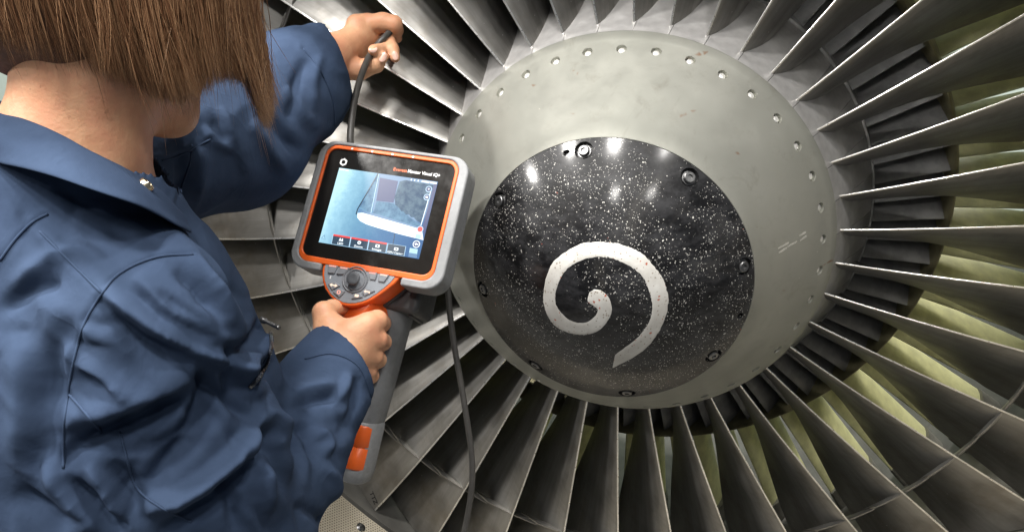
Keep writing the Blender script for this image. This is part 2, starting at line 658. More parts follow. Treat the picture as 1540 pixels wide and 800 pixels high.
# painted spiral: a thin coat of paint lying on the cap
OUT = [(0.0184, -0.0978), (0.0596, -0.0563), (0.077, -0.0112), (0.0744, 0.0219), (0.0579, 0.0481), (0.0356, 0.065), (0.0024, 0.0702), (-0.0273, 0.0632), (-0.0548, 0.0384), (-0.0641, 0.005), (-0.0623, -0.021), (-0.0472, -0.0423), (-0.019, -0.0451), (0.0039, -0.0333), (0.017, -0.0094), (0.0147, 0.0089), (0.0052, 0.0183), (-0.0035, 0.0190)]
INN = [(0.0221, -0.0716), (0.0509, -0.0371), (0.0612, -0.0098), (0.0581, 0.0144), (0.0462, 0.0375), (0.0264, 0.0502), (0.004, 0.0552), (-0.0203, 0.0488), (-0.0394, 0.0322), (-0.0487, 0.0062), (-0.0467, -0.0122), (-0.0309, -0.0261), (-0.0132, -0.0255), (-0.0016, -0.0149), (0.002, -0.0054), (-0.0027, -0.0006), (-0.0098, 0.0041), (-0.0085, 0.0150)]
so = smooth_path([np.array(p) for p in OUT], 10)
si = smooth_path([np.array(p) for p in INN], 10)
v = []; f = []
NW = 8
for i, (a, b) in enumerate(zip(so, si)):
    j1, j2 = rng.normal(0, 0.00035, 2)
    for k in range(NW + 1):
        q = a + (b - a) * (k / NW)
        q = q * (1 + (j1 if k == 0 else j2 if k == NW else 0) * 12)
        R = math.hypot(*q)
        na, nr = cap_normal(R)
        s = 0.0005 if 0 < k < NW else 0.0001
        ang = math.atan2(q[0], q[1])
        v.append(((R + nr * s) * math.sin(ang), ycap(R) + na * s, (R + nr * s) * math.cos(ang)))
m = NW + 1
for i in range(len(so) - 1):
    for k in range(NW):
        f.append((i * m + k, i * m + k + 1, (i + 1) * m + k + 1, (i + 1) * m + k))
spir = mesh('spiral_mark', v, f, MT['spiral'], cap)

# ---- blades: leading edge and twist follow the radius
R0 = 0.271


def le(s):
    return 0.0397 - 0.0888 * s + 0.2125 * s * s, -0.1095 * s + 0.1371 * s * s


RTIP = 0.727


def blade_section(R, nu=13):
    s = R - R0
    y0, t0 = le(s)
    q = min(max(s / (RTIP - R0), 0), 1)
    g_le = math.radians(np.interp(q, [0, 0.3, 0.65, 1], GLE))
    g_te = math.radians(np.interp(q, [0, 0.3, 0.65, 1], GTE))
    c = np.interp(q, [0, 0.25, 0.5, 1], [0.106, 0.116, 0.138, 0.168])
    tm = np.interp(q, [0, 0.3, 1], [0.0100, 0.0068, 0.0036])
    us = [0.5 * (1 - math.cos(PI * i / (nu - 1))) for i in range(nu)]
    ya, ta, cam_pts = 0.0, 0.0, []
    last = 0.0
    for u in us:
        n = 6
        for j in range(n):
            um = last + (u - last) * (j + 0.5) / n
            g = g_le + (g_te - g_le) * um
            ya += c * (u - last) / n * math.cos(g); ta += c * (u - last) / n * math.sin(g)
        last = u
        g = g_le + (g_te - g_le) * u
        le_r = 0.0011
        th = tm * 0.5 * (math.sqrt(max(0, 4 * u * (1 - u)))) ** 0.9
        th = max(th, le_r * 0.8 * min(1.0, math.sqrt(max(0, u / 0.02))) if u < 0.5 else 0.0007)
        cam_pts.append((ya, ta, g, th if 0 < u < 1 else 0.0004))
    up = [(y - math.sin(g) * h, t + math.cos(g) * h) for y, t, g, h in cam_pts]
    dn = [(y + math.sin(g) * h, t - math.cos(g) * h) for y, t, g, h in cam_pts]
    loop = up + dn[::-1]
    out = []
    for y, t in loop:
        a = t0 + t / R
        out.append((R * math.sin(a), y0 + y, R * math.cos(a)))
    return out


def blade_mesh():
    Rs = list(np.linspace(0.258, 0.300, 6)) + list(np.linspace(0.32, RTIP, 24))
    v = []; f = []
    for R in Rs:
        sec = blade_section(R)
        v += sec
    m = len(sec)
    for i in range(len(Rs) - 1):
        for k in range(m):
            k2 = (k + 1) % m
            f.append((i * m + k, (i + 1) * m + k, (i + 1) * m + k2, i * m + k2))
    f.append(tuple((len(Rs) - 1) * m + k for k in range(m)))
    f.append(tuple(range(m - 1, -1, -1)))
    return v, f


def shroud_mesh():
    """stub wings that meet the neighbours' stubs half way across the passage"""
    v = []; f = []
    RS = 0.563
    sec = blade_section(RS)
    n = len(sec) // 2
    up, dn = sec[:n], sec[n:][::-1]

    def ya(p): return p[1], math.atan2(p[0], p[2])
    for side, S in ((1, up), (-1, dn)):
        ia, ib = 1, 5
        base = len(v)
        na = 6
        for i in range(na + 1):
            t = i / na
            for ux, th in ((ia, 0.0), (3, 0.0030), (ib, 0.0026), (ib + 0.01, 0)):
                pass
            (y1, a1), (y2, a2) = ya(S[ia]), ya(S[ib])
            # the contact faces lie half a pitch from the blade's mean line
            ca = side * PITCH * 0.497
            my1, mt1 = ya(tuple((np.array(up[ia]) + np.array(dn[ia])) / 2))
            my2, mt2 = ya(tuple((np.array(up[ib]) + np.array(dn[ib])) / 2))
            e1 = (my1 + 0.004 * side, mt1 + ca)
            e2 = (my2 + 0.004 * side, mt2 + ca)
            A = (y1 * (1 - t) + e1[0] * t, (a1 - side * 0.001) * (1 - t) + e1[1] * t)
            B = (y2 * (1 - t) + e2[0] * t, (a2 - side * 0.001) * (1 - t) + e2[1] * t)
            thick = 0.0042 - 0.0012 * t
            for (w, h) in ((0, 0.0006), (0.18, 0.8 * thick), (0.55, thick), (1, 0.0006)):
                y = A[0] * (1 - w) + B[0] * w; a = A[1] * (1 - w) + B[1] * w
                h += 0.55 * (y - 0.045)
                v.append(((RS + h) * math.sin(a), y, (RS + h) * math.cos(a)))
            for (w, h) in ((1, -0.0006), (0.55, -thick), (0.18, -0.8 * thick), (0, -0.0006)):
                y = A[0] * (1 - w) + B[0] * w; a = A[1] * (1 - w) + B[1] * w
                h += 0.55 * (y - 0.045)
                v.append(((RS + h) * math.sin(a), y, (RS + h) * math.cos(a)))
        m = 8
        for i in range(na):
            for k in range(m):
                k2 = (k + 1) % m
                f.append((base + i * m + k, base + i * m + k2, base + (i + 1) * m + k2, base + (i + 1) * m + k))
        f.append(tuple(base + k for k in range(m))); f.append(tuple(base + na * m + k for k in range(m - 1, -1, -1)))
    return v, f


def platform_mesh():
    v = []; f = []
    ys = [0.010, 0.03, 0.06, 0.09, 0.12, 0.150]
    rs = [0.2655, 0.2745, 0.2900, 0.3050, 0.3190, 0.3310]
    na = 6
    sk = [0, 0.01, 0.022, 0.030, 0.034, 0.036]
    for y, r, t in zip(ys, rs, sk):
        for i in range(na + 1):
            a = (i / na - 0.5) * PITCH * 0.985 + t + PITCH * 0.5
            v.append((r * math.sin(a), y, r * math.cos(a)))
    for y, r, t in zip(ys, rs, sk):
        for i in range(na + 1):
            a = (i / na - 0.5) * PITCH * 0.985 + t + PITCH * 0.5
            v.append(((r - 0.008) * math.sin(a), y, (r - 0.008) * math.cos(a)))
    m = na + 1; q = m * len(ys)
    for j in range(len(ys) - 1):
        for i in range(na):
            a = j * m + i
            f.append((a, a + 1, a + m + 1, a + m)); f.append((q + a, q + a + m, q + a + m + 1, q + a + 1))
        for e in (0, na):
            a = j * m + e
            f.append((a, a + m, q + a + m, q + a) if e == 0 else (a, q + a, q + a + m, a + m))
    for i in range(na):
        f.append((i, q + i, q + i + 1, i + 1))
    return v, f


bv, bf = blade_mesh()
sv, sf = shroud_mesh()
pv, pf = platform_mesh()
MT['edge'] = plain('polished leading edge', (0.80, 0.79, 0.76), 0.30, 0.9, 0.15, 60)
blade0 = mesh('fan_blade', bv, bf, MT['blade'], rotor); sharp(blade0, 50)
blade0.data.materials.append(MT['edge'])
_m = 26
for pl in blade0.data.polygons:
    if len(pl.vertices) == 4 and all(q % _m in (0, 1, _m - 2, _m - 1) for q in pl.vertices):
        pl.material_index = 1
sh0 = mesh('mid_span_shroud', sv, sf, MT['blade'], blade0); sharp(sh0, 50)
pl0 = mesh('platform', pv, pf, MT['platform'], blade0); sharp(pl0, 40)
blade0.rotation_euler = (0, -0.1248 * PITCH, 0)
for k in range(1, NB):
    b = blade0.copy(); COL.objects.link(b); b.parent = rotor
    b.rotation_euler = (0, (k - 0.1248) * PITCH, 0)
    for ch in (sh0, pl0):
        c = ch.copy(); COL.objects.link(c); c.parent = b

# ================================================================ the still part of the engine
duct = thing('engine_duct', 'round fan case with cream guide vanes standing behind the fan blades', 'engine duct')
v, f = lathe([(0.034, 0.7315), (0.20, 0.7315), (0.30, 0.742), (0.75, 0.742), (0.75, 0.775), (0.034, 0.775)], 120, True)
case = mesh('fan_case', v, f, MT['case'], duct); sharp(case, 30)
v, f = lathe([(-0.13, 0.7345), (0.028, 0.7345), (0.028, 0.775), (-0.13, 0.775)], 160, True)
liner = mesh('acoustic_liner', v, f, MT['liner'], duct); sharp(liner, 30)
v, f = disc_prof([(0.0, 0.0085), (0.0006, 0.0085), (0.0008, 0.0052), (0.0022, 0.005), (0.0026, 0.004), (0.0026, 0)], 16)
first = None
for k in range(48):
    a = RIVA + k * 2 * PI / 48
    n = Vector((-math.sin(a), 0, -math.cos(a)))
    if first is None:
        rv = mesh('rivet', v, f, MT['darksteel'], liner); first = rv.data
    else:
        rv = link('rivet', first, None, liner)
    rv.matrix_world = frame_to(n, (0.7344 * math.sin(a), RIVY, 0.7344 * math.cos(a)))
v, f = lathe([(0.155, 0.3345), (0.30, 0.352), (0.30, 0.30), (0.155, 0.300)], 96, True)
hub = mesh('core_hub', v, f, MT['core'], duct); sharp(hub, 30)
v, f = lathe([(0.190, 0.4440), (0.193, 0.4465), (0.215, 0.4520), (0.30, 0.4640), (0.75, 0.470), (0.75, 0.40), (0.40, 0.43), (0.215, 0.4370), (0.193, 0.4415)], 120, True)
spl = mesh('splitter_ring', v, f, MT['splitter'], duct); sharp(spl, 40)
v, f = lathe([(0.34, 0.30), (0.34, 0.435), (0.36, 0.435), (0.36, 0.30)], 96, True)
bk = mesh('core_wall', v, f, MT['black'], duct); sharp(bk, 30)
NV = 76


def vane_mesh(pr, g_le, g_te, c, th, nu=8):
    """pr: list of (radius, y of leading edge, angle)"""
    v = []; f = []
    for R, y0, t0 in pr:
        ya = ta = 0.0
        pts = []
        last = 0
        for i in range(nu):
            u = 0.5 * (1 - math.cos(PI * i / (nu - 1)))
            g = g_le + (g_te - g_le) * (u + last) / 2
            ya += c * (u - last) * math.cos(g); ta += c * (u - last) * math.sin(g); last = u
            h = th * 0.5 * max(0.25, math.sqrt(4 * u * (1 - u)))
            if i in (0, nu - 1): h = th * 0.12
            g = g_le + (g_te - g_le) * u
            pts.append((ya, ta, g, h))
        lp = [(y - math.sin(g) * h, t + math.cos(g) * h) for y, t, g, h in pts] + [(y + math.sin(g) * h, t - math.cos(g) * h) for y, t, g, h in pts[::-1]]
        for y, t in lp:
            a = t0 + t / R
            v.append((R * math.sin(a), y0 + y, R * math.cos(a)))
    m = 2 * nu
    for i in range(len(pr) - 1):
        for k in range(m):
            k2 = (k + 1) % m
            f.append((i * m + k, (i + 1) * m + k, (i + 1) * m + k2, i * m + k2))
    f.append(tuple((len(pr) - 1) * m + k for k in range(m)))
    f.append(tuple(range(m - 1, -1, -1)))
    return v, f


v, f = vane_mesh([(0.330, 0.165, 0), (0.36, 0.175, 0), (0.40, 0.19, 0), (0.443, 0.205, 0)], *IGV)
ig0 = mesh('inlet_vane', v, f, MT['core'], duct); sharp(ig0, 50)
v, f = vane_mesh([(0.450, 0.262, 0), (0.52, 0.275, 0), (0.60, 0.29, 0), (0.700, 0.305, 0)], *OGV)
og0 = mesh('outlet_vane', v, f, MT['ogv'], duct); sharp(og0, 50)
v, f = vane_mesh([(0.700, 0.302, 0), (0.703, 0.302, 0), (0.738, 0.305, 0), (0.745, 0.305, 0)], OGV[0], OGV[1], OGV[2] * 1.05, OGV[3] * 2.2)
ft0 = mesh('vane_foot', v, f, MT['bracket'], og0); sharp(ft0, 40)
for k in range(NV):
    if k:
        i1 = ig0.copy(); COL.objects.link(i1); i1.parent = duct
        o1 = og0.copy(); COL.objects.link(o1); o1.parent = duct
        f1 = ft0.copy(); COL.objects.link(f1); f1.parent = o1
    else:
        i1, o1 = ig0, og0
    i1.rotation_euler = (0, k * 2 * PI / NV + IGV_PH, 0)
    o1.rotation_euler = (0, k * 2 * PI / NV + OGV_PH, 0)

# ================================================================ borescope held in the right hand
MT.update(
    grey=plain('grey rubber bumper', (0.235, 0.240, 0.245), 0.55, 0.0, 0.08, 120, 0.1),
    keygrey=plain('grey keypad', (0.26, 0.28, 0.31), 0.45, 0.0, 0.06, 120),
    keybtn=plain('grey button', (0.22, 0.23, 0.25), 0.5, 0.0, 0.06, 160),
    joy=plain('dark grey joystick', (0.085, 0.09, 0.10), 0.5, 0.0, 0.08, 100),
    orange=plain('orange plastic', (0.78, 0.125, 0.018), 0.38, 0.0, 0.06, 40),
    dark=plain('charcoal plastic', (0.055, 0.057, 0.058), 0.5, 0.0, 0.12, 60, 0.1),
    grip=plain('grey grip plastic', (0.16, 0.165, 0.17), 0.5, 0.0, 0.1, 80, 0.1),
    cable=plain('dark cable jacket', (0.055, 0.052, 0.048), 0.42, 0.0, 0.15, 90),
    brass=plain('nickel snap', (0.62, 0.54, 0.40), 0.3, 1.0),
    print_white=plain('white print', (0.75, 0.75, 0.75), 0.5, 0, 0.03),
    print_orange=plain('orange print', (0.80, 0.16, 0.05), 0.5, 0, 0.03),
)


def mat_glass():
    t = NT('black display glass')
    t.set(color=(0.012, 0.011, 0.010), rough=t.ramp(t.noise(30, 4, 0.7), [(0.3, 0.10), (0.7, 0.22)]), spec=0.5)
    return t.m


MT['glass'] = mat_glass()


def mat_screen():
    """the live picture on the display: a blue grey metal face, brighter at the left edge"""
    t = NT('lit display picture')
    sx = t.n('ShaderNodeSeparateXYZ'); t.t.links.new(t.co, sx.inputs[0])
    gx = t.math('MULTIPLY_ADD', sx.outputs[0], 8.0); gx.node.inputs[2].default_value = 0.5
    gy = t.math('MULTIPLY', sx.outputs[1], 2.0)
    g = t.math('SUBTRACT', gx, gy)
    nz = t.math('MULTIPLY', t.math('SUBTRACT', t.noise(110, 5, 0.75), 0.5), 0.25)
    g = t.math('ADD', g, nz)
    c = t.ramp(g, [(0.0, (0.46, 0.72, 0.80)), (0.10, (0.30, 0.53, 0.66)), (0.30, (0.17, 0.34, 0.48)), (0.62, (0.09, 0.20, 0.36)), (1.0, (0.07, 0.15, 0.31))])
    t.set(color=(0, 0, 0), rough=0.2)
    t.put(t.b.inputs['Emission Color'], c)
    t.b.inputs['Emission Strength'].default_value = 1.0
    return t.m


def mat_glow_noise(name, a, b, scale):
    t = NT(name)
    c = t.mix(t.ramp(t.noise(scale, 4, 0.7), [(0.35, 0.0), (0.68, 1.0)]), a, b)
    t.set(color=(0, 0, 0), rough=0.2)
    t.put(t.b.inputs['Emission Color'], c)
    t.b.inputs['Emission Strength'].default_value = 1.0
    return t.m


def wear(m, tint, amt):
    nt = m.node_tree
    bs = nt.nodes['Principled BSDF']
    src = bs.inputs['Base Color'].links[0].from_socket
    co = nt.nodes.new('ShaderNodeTexCoord').outputs['Object']
    nz = nt.nodes.new('ShaderNodeTexNoise'); nz.inputs['Scale'].default_value = 48; nz.inputs['Detail'].default_value = 6; nz.inputs['Roughness'].default_value = 0.75
    nt.links.new(co, nz.inputs['Vector'])
    rp = nt.nodes.new('ShaderNodeValToRGB'); rp.color_ramp.elements[0].position = 0.52; rp.color_ramp.elements[1].position = 0.72
    rp.color_ramp.elements[0].color = (0, 0, 0, 1); rp.color_ramp.elements[1].color = (amt, amt, amt, 1)
    nt.links.new(nz.outputs['Fac'], rp.inputs['Fac'])
    mx = nt.nodes.new('ShaderNodeMix'); mx.data_type = 'RGBA'
    nt.links.new(rp.outputs['Color'], mx.inputs[0]); nt.links.new(src, mx.inputs[6]); mx.inputs[7].default_value = tint + (1,)
    nt.links.new(mx.outputs[2], bs.inputs['Base Color'])


wear(MT['grey'], (0.13, 0.125, 0.115), 0.55); wear(MT['orange'], (0.50, 0.10, 0.03), 0.4); wear(MT['grip'], (0.09, 0.088, 0.082), 0.6); wear(MT['keygrey'], (0.19, 0.19, 0.19), 0.4)
scope = thing('borescope', 'grey and orange handheld inspection scope with lit screen, gripped by the worker in navy', 'borescope')
_R = np.array([[0.959, 0.211, 0.192], [-0.158, 0.953, -0.257], [-0.237, 0.216, 0.947]])
_u, _s, _vt = np.linalg.svd(_R)
_R = _u @ _vt
_o = CAM + CR * -0.1547 + CU * 0.062 + CF * 0.9274
_ax = [CR * _R[0, i] + CU * _R[1, i] + CF * _R[2, i] for i in range(3)]
MD = Matrix.Identity(4)
for i in range(3):
    MD[i][0] = _ax[0][i]; MD[i][1] = _ax[1][i]; MD[i][2] = -_ax[2][i]; MD[i][3] = _o[i]
scope.matrix_world = MD


def local(p):
    """a point of the place in the scope's own frame"""
    q = np.asarray(p) - _o
    return np.array([q @ _ax[0], q @ _ax[1], -(q @ _ax[2])])


mm = 0.001


def rr(x0, y0, x1, y1, r, n=7):
    return [(a * mm, b * mm) for a, b in rounded(x0, y0, x1, y1, r, n)]


def ring_prism(outer, inner, z0, z1, name, mat, parent, bev=0.0, seg=3):
    n = len(outer)
    v = [(x, y, z0) for x, y in outer] + [(x, y, z1) for x, y in outer] + [(x, y, z0) for x, y in inner] + [(x, y, z1) for x, y in inner]
    f = []
    for i in range(n):
        j = (i + 1) % n
        f += [(i, j, n + j, n + i), (2 * n + j, 2 * n + i, 3 * n + i, 3 * n + j), (n + i, n + j, 3 * n + j, 3 * n + i), (j, i, 2 * n + i, 2 * n + j)]
    o = mesh(name, v, f, mat, parent); sharp(o, 30)
    if bev: bevel(o, bev, seg)
    return o


def flat(pts, z, name, mat, parent, th=0.0001):
    n = len(pts)
    pts = [(x * mm, y * mm) for x, y in pts]
    v = [(x, y, z - th) for x, y in pts] + [(x, y, z) for x, y in pts]
    f = [tuple(range(n, 2 * n))] + [(i, (i + 1) % n, n + (i + 1) % n, n + i) for i in range(n)]
    o = mesh(name, v, f, mat, parent, False)
    sharp(o, 30)
    return o


# display head
def open_ring():
    """the bumper runs round the head but stops at either side of the keypad"""
    def chain(x0, y0, x1, y1, r):
        p = rounded(x0, y0, x1, y1, r, 10)
        k = 3 * 11                       # last corner: lower right
        p = p[k:] + p[:k]                # starts at the lower right corner
        return [(48.5, y0)] + p + [(-50.5, y0)]
    o_, i_ = chain(-93, -80.5, 97, 79, 21), chain(-84.5, -71.0, 84.8, 74.2, 15)
    n = len(o_)
    v = [(x * mm, y * mm, z) for L in (o_, i_) for z in (-0.031, 0.0045) for x, y in L]
    f = []
    for i in range(n - 1):
        j = i + 1
        f += [(i, j, n + j, n + i), (2 * n + j, 2 * n + i, 3 * n + i, 3 * n + j), (n + i, n + j, 3 * n + j, 3 * n + i), (j, i, 2 * n + i, 2 * n + j)]
    f += [(0, n, 3 * n, 2 * n), (n - 1, 3 * n - 1, 4 * n - 1, 2 * n - 1)]
    o = mesh('bumper', v, f, MT['grey'], scope); sharp(o, 30)
    return bevel(o, 0.0045, 4)


open_ring()
prism(rr(-86, -74, 86, 75, 15, 8), -0.0285, -0.001, 'display_body', MT['dark'], scope)
ring_prism(rr(-84.3, -71.8, 84.6, 74.0, 14.5, 10), rr(-80.8, -64.5, 80.4, 69.5, 11, 10), -0.010, 0.0036, 'bezel', MT['orange'], scope, 0.0011, 3)
prism(rr(-81.5, -66, 81, 70, 11, 8), -0.006, 0.0012, 'display_glass', MT['glass'], scope)
# four small notches with sensors along the top of the bezel
for x in (-52, -26, 0, 26):
    prism(rr(x - 1.3, 70.3, x + 1.3, 72.6, 0.6, 3), 0.0030, 0.0041, 'sensor_port', MT['print_white'], scope)
# rear of the head and the bracket under it
prism(rr(-60, -60, 70, 55, 12, 6), -0.062, -0.029, 'rear_housing', MT['dark'], scope, 0.006)
rb = prism(rr(-10, -104, 62, -30, 8, 5), -0.095, -0.034, 'rear_bracket', MT['dark'], scope, 0.005)
for x in (20, 34, 48):
    prism(rr(x, -107, x + 5, -70, 2, 3), -0.090, -0.046, 'rib', MT['dark'], rb, 0.001)

# keypad: a D shaped orange tray with a grey membrane
ko = [(-49.5, -66), (46.5, -65.5), (46.2, -71.5), (41.5, -79.5), (35.6, -86.6), (28.5, -94.5), (19.9, -102.5), (12, -108.2), (2.8, -112.3), (-5, -114.0), (-13, -114.2), (-23.5, -111), (-32, -106), (-39.0, -100), (-44, -92.5), (-47.5, -84.8), (-49.3, -76)]
kg = [(-45.6, -68.8), (39.4, -67.8), (41.2, -69.8), (40.2, -72.5), (36.5, -79.5), (31.7, -85.8), (24, -94.5), (15.7, -102.0), (9, -106.4), (2.2, -109.2), (-5, -110.9), (-12.8, -111.2), (-22, -108.5), (-30.3, -104.3), (-37, -97.5), (-41.9, -90.9), (-44.9, -83.5), (-46.4, -75)]
c3 = lambda L: [(a * mm, b * mm) for a, b in L]
tray = prism(c3(ko), -0.030, 0.0022, 'keypad_tray', MT['orange'], scope, 0.0016)
prism([((a + 2) * 0.97 * mm, (b - 2) * mm) for a, b in ko], -0.044, -0.0305, 'keypad_base', MT['dark'], scope, 0.003)
key = prism(c3(kg), 0.0005, 0.0029, 'keypad', MT['keygrey'], scope, 0.0007)
BT = [[(-42.0, -71.3), (-30.0, -71.0), (-31.9, -80.5), (-40.1, -81.4)], [(-27.6, -71.2), (-15.8, -71.0), (-20.6, -79.9), (-29.6, -80.8)],
      [(8.3, -71.4), (19.0, -71.1), (18.8, -80.2), (11.6, -79.9)], [(21.8, -71.3), (33.4, -71.2), (29.6, -80.7), (22.0, -80.6)],
      [(-36.2, -93.4), (-28.9, -89.6), (-21.0, -93.1), (-29.7, -100.0)], [(-27.9, -102.0), (-22.9, -95.9), (-13.6, -98.5), (-17.9, -106.5)],
      [(-3.9, -105.8), (-2.9, -99.4), (5.0, -97.1), (9.4, -101.6)], [(6.8, -95.6), (12.4, -90.4), (21.7, -91.9), (10.8, -100.0)]]
LIT = glow('backlit key legend', (1.0, 0.72, 0.55), 1.0)
LIT2 = glow('red key legend', (1.0, 0.42, 0.33), 0.9)
for i, q in enumerate(BT):
    q = q[::-1]
    b = prism(c3(q), 0.0020, 0.0046, 'button', MT['keybtn'], key, 0.0008)
    cx = sum(p[0] for p in q) / 4; cy = sum(p[1] for p in q) / 4
    if i < 4:
        a, d = BT[i][0], BT[i][1]
        flat([(a[0] + 1.2, a[1] - 1.9), (d[0] - 1.8, d[1] - 1.9), (d[0] - 1.6, d[1] - 0.9), (a[0] + 1.0, a[1] - 0.9)], 0.00475, 'legend', LIT2 if i < 3 else LIT, b)
    elif i == 4:   # two facing chevrons
        flat([(cx - 5, cy), (cx - 2, cy + 2), (cx - 2, cy + .7), (cx + 2, cy + .7), (cx + 2, cy + 2), (cx + 5, cy), (cx + 2, cy - 2), (cx + 2, cy - .7), (cx - 2, cy - .7), (cx - 2, cy - 2)][::-1], 0.00475, 'legend', LIT, b)
    elif i == 5:   # ring
        o_ = ring_prism([(p[0] + cx * mm, p[1] + cy * mm) for p in c3(rounded(-2.2, -2.2, 2.2, 2.2, 1.6, 4))], [(p[0] + cx * mm, p[1] + cy * mm) for p in c3(rounded(-1.2, -1.2, 1.2, 1.2, 0.9, 4))], 0.0046, 0.00475, 'legend', LIT2, b)
    elif i == 6:
        flat(rounded(cx - 2.4, cy - 1.6, cx + 2.4, cy + 1.4, 0.6, 3), 0.00475, 'legend', LIT, b)
    else:          # return arrow
        flat([(cx - 4, cy), (cx - 1.6, cy + 2), (cx - 1.6, cy + .7), (cx + 3.4, cy + .9), (cx + 3.6, cy - 1.6), (cx + 2.4, cy - 1.6), (cx + 2.2, cy - .4), (cx - 1.6, cy - .6), (cx - 1.6, cy - 2)][::-1], 0.00475, 'legend', LIT, b)
flat(rounded(-36.9, -87, -35.4, -83.4, 0.6, 3), 0.0030, 'legend', MT['print_white'], key)
v, f = disc_prof([(0.0020, 0.0158), (0.0036, 0.0156), (0.0043, 0.0148), (0.0040, 0.0140), (0.0030, 0.0136), (0.0030, 0.0128), (0.0041, 0.0122), (0.0041, 0.0114), (0.0024, 0.0102), (0.0014, 0.0060), (0.0014, 0.0)], 40)
jr = mesh('joystick_ring', v, f, MT['keybtn'], key); jr.location = (-5.6 * mm, -83.0 * mm, 0); sharp(jr, 50)
v, f = disc_prof([(0.0012, 0.0046), (0.0060, 0.0040), (0.0072, 0.0066), (0.0084, 0.0078), (0.0096, 0.0078), (0.0104, 0.0068), (0.0102, 0.0040), (0.0098, 0.0)], 28)
js = mesh('joystick', v, f, MT['joy'], jr); js.location = (0, 0, 0)

# screen and what it shows
ZS = 0.00135
scr = flat([(-63.0, -46.8), (62.4, -46.8), (62.4, 46.6), (-63.0, 46.6)], ZS, 'screen', mat_screen(), scope)
ui_dark = glow('screen navy', (0.022, 0.042, 0.150), 1.0)
ui_line = glow('screen black line', (0.012, 0.022, 0.045), 1.0)
ui_white = glow('screen white', (0.86, 0.95, 1.0), 1.0)
ui_tab = glow('screen tab', (0.032, 0.060, 0.095), 1.0)
ui_red = glow('screen red', (0.80, 0.07, 0.06), 1.0)
ui_edge = glow('screen pale edge', (0.42, 0.62, 0.78), 1.0)
ui_pale = glow('screen pale box', (0.40, 0.66, 0.76), 1.0)
ui_mid = glow('screen mid blue', (0.11, 0.22, 0.38), 1.0)
ui_metal = mat_glow_noise('screen worn metal', (0.045, 0.09, 0.16), (0.16, 0.24, 0.30), 90)
ui_floor = mat_glow_noise('screen ledge', (0.085, 0.17, 0.28), (0.18, 0.33, 0.46), 120)


def ui(pts, lvl, name, mat):
    return flat(pts[::-1], ZS + lvl * 0.00012, name, mat, scr, 0.00006)


def stroke(pts, w, lvl, name, mat):
    p = [np.array(q, float) for q in pts]
    L = []; Rr = []
    for i in range(len(p)):
        t = p[min(i + 1, len(p) - 1)] - p[max(i - 1, 0)]
        t /= np.linalg.norm(t); n = np.array([-t[1], t[0]])
        L.append(tuple(p[i] + n * w / 2)); Rr.append(tuple(p[i] - n * w / 2))
    n = len(L)
    for i in range(n - 1):
        pass
    v = [(x * mm, y * mm, ZS + lvl * 0.00012) for x, y in L + Rr]
    f = [(i, n + i, n + i + 1, i + 1) for i in range(n - 1)]
    return mesh(name, v, f, mat, scr, False)


ui([(-11.5, 46.4), (62, 46.4), (56, -6), (38, -1), (-7.5, 0.5)], 1, 'picture_recess', ui_mid)
ui([(-9.0, 41.5), (14.3, 40.5), (15.6, 14.0), (-6, 13)], 2, 'picture_cavity', ui_dark)
ui([(16.5, 40.2), (23, 43), (58.2, 42), (54.8, -5.3), (49, -3.5), (44, 0.5), (41, -0.2), (38.2, 2.5), (34, 2.2), (30, 5.5), (27.5, 5.0), (24, 8.6), (18.5, 11.5), (15.2, 20)], 3, 'picture_metal', ui_metal)
ui([(-5.9, -2.3), (-5.4, 12.7), (15.9, 13.2), (40.5, -0.8), (55.2, -7.2), (57, -13), (1, -6)], 2, 'picture_ledge', ui_floor)
ui([(-12.0, 45.4), (-20.6, 16.5), (-25.5, 2.7), (-14, -1), (-8.2, -2.6), (-11.4, 40)], 2, 'picture_fin', ui_floor)
ui([(-24.8, -5.2), (-18, -3.4), (1.5, -6.0), (30, -9.2), (57.5, -12.4), (62.2, -24.4), (32, -22.0), (4.9, -18.9), (-11, -16.6), (-19, -14.0), (-23.6, -10.6)], 3, 'picture_bright_edge', ui_white)
ui([(-24.5, 0.8), (-14, -1.6), (1.5, -3.2), (30, -7.2), (57.5, -11.0), (57.5, -12.6), (30, -9.4), (1.5, -6.2), (-18, -3.8), (-24.6, -4.4)], 4, 'picture_edge_shade', ui_mid)
ui([(58.2, 44), (62.3, 44), (62.3, -20), (57.6, -8)], 3, 'picture_side', ui_dark)
stroke([(-12.4, 46.2), (-16.6, 31), (-20.9, 16.5), (-24.6, 4.5), (-26.0, -1), (-25.9, -7.2)], 1.3, 5, 'picture_line', ui_line)
stroke([(-11.3, 45.5), (-8.4, -2.7)], 0.9, 5, 'picture_line', ui_edge)
stroke([(56.9, 36.2), (55.2, -8.0)], 0.9, 5, 'picture_line', ui_white)
stroke([(26.1, -22.0), (27.2, -26), (27.7, -35.0)], 0.8, 5, 'picture_line', ui_line)
TABS = [(-47.0, -25.3), (-24.0, -2.6), (-1.2, 20.6), (22.2, 43.4)]
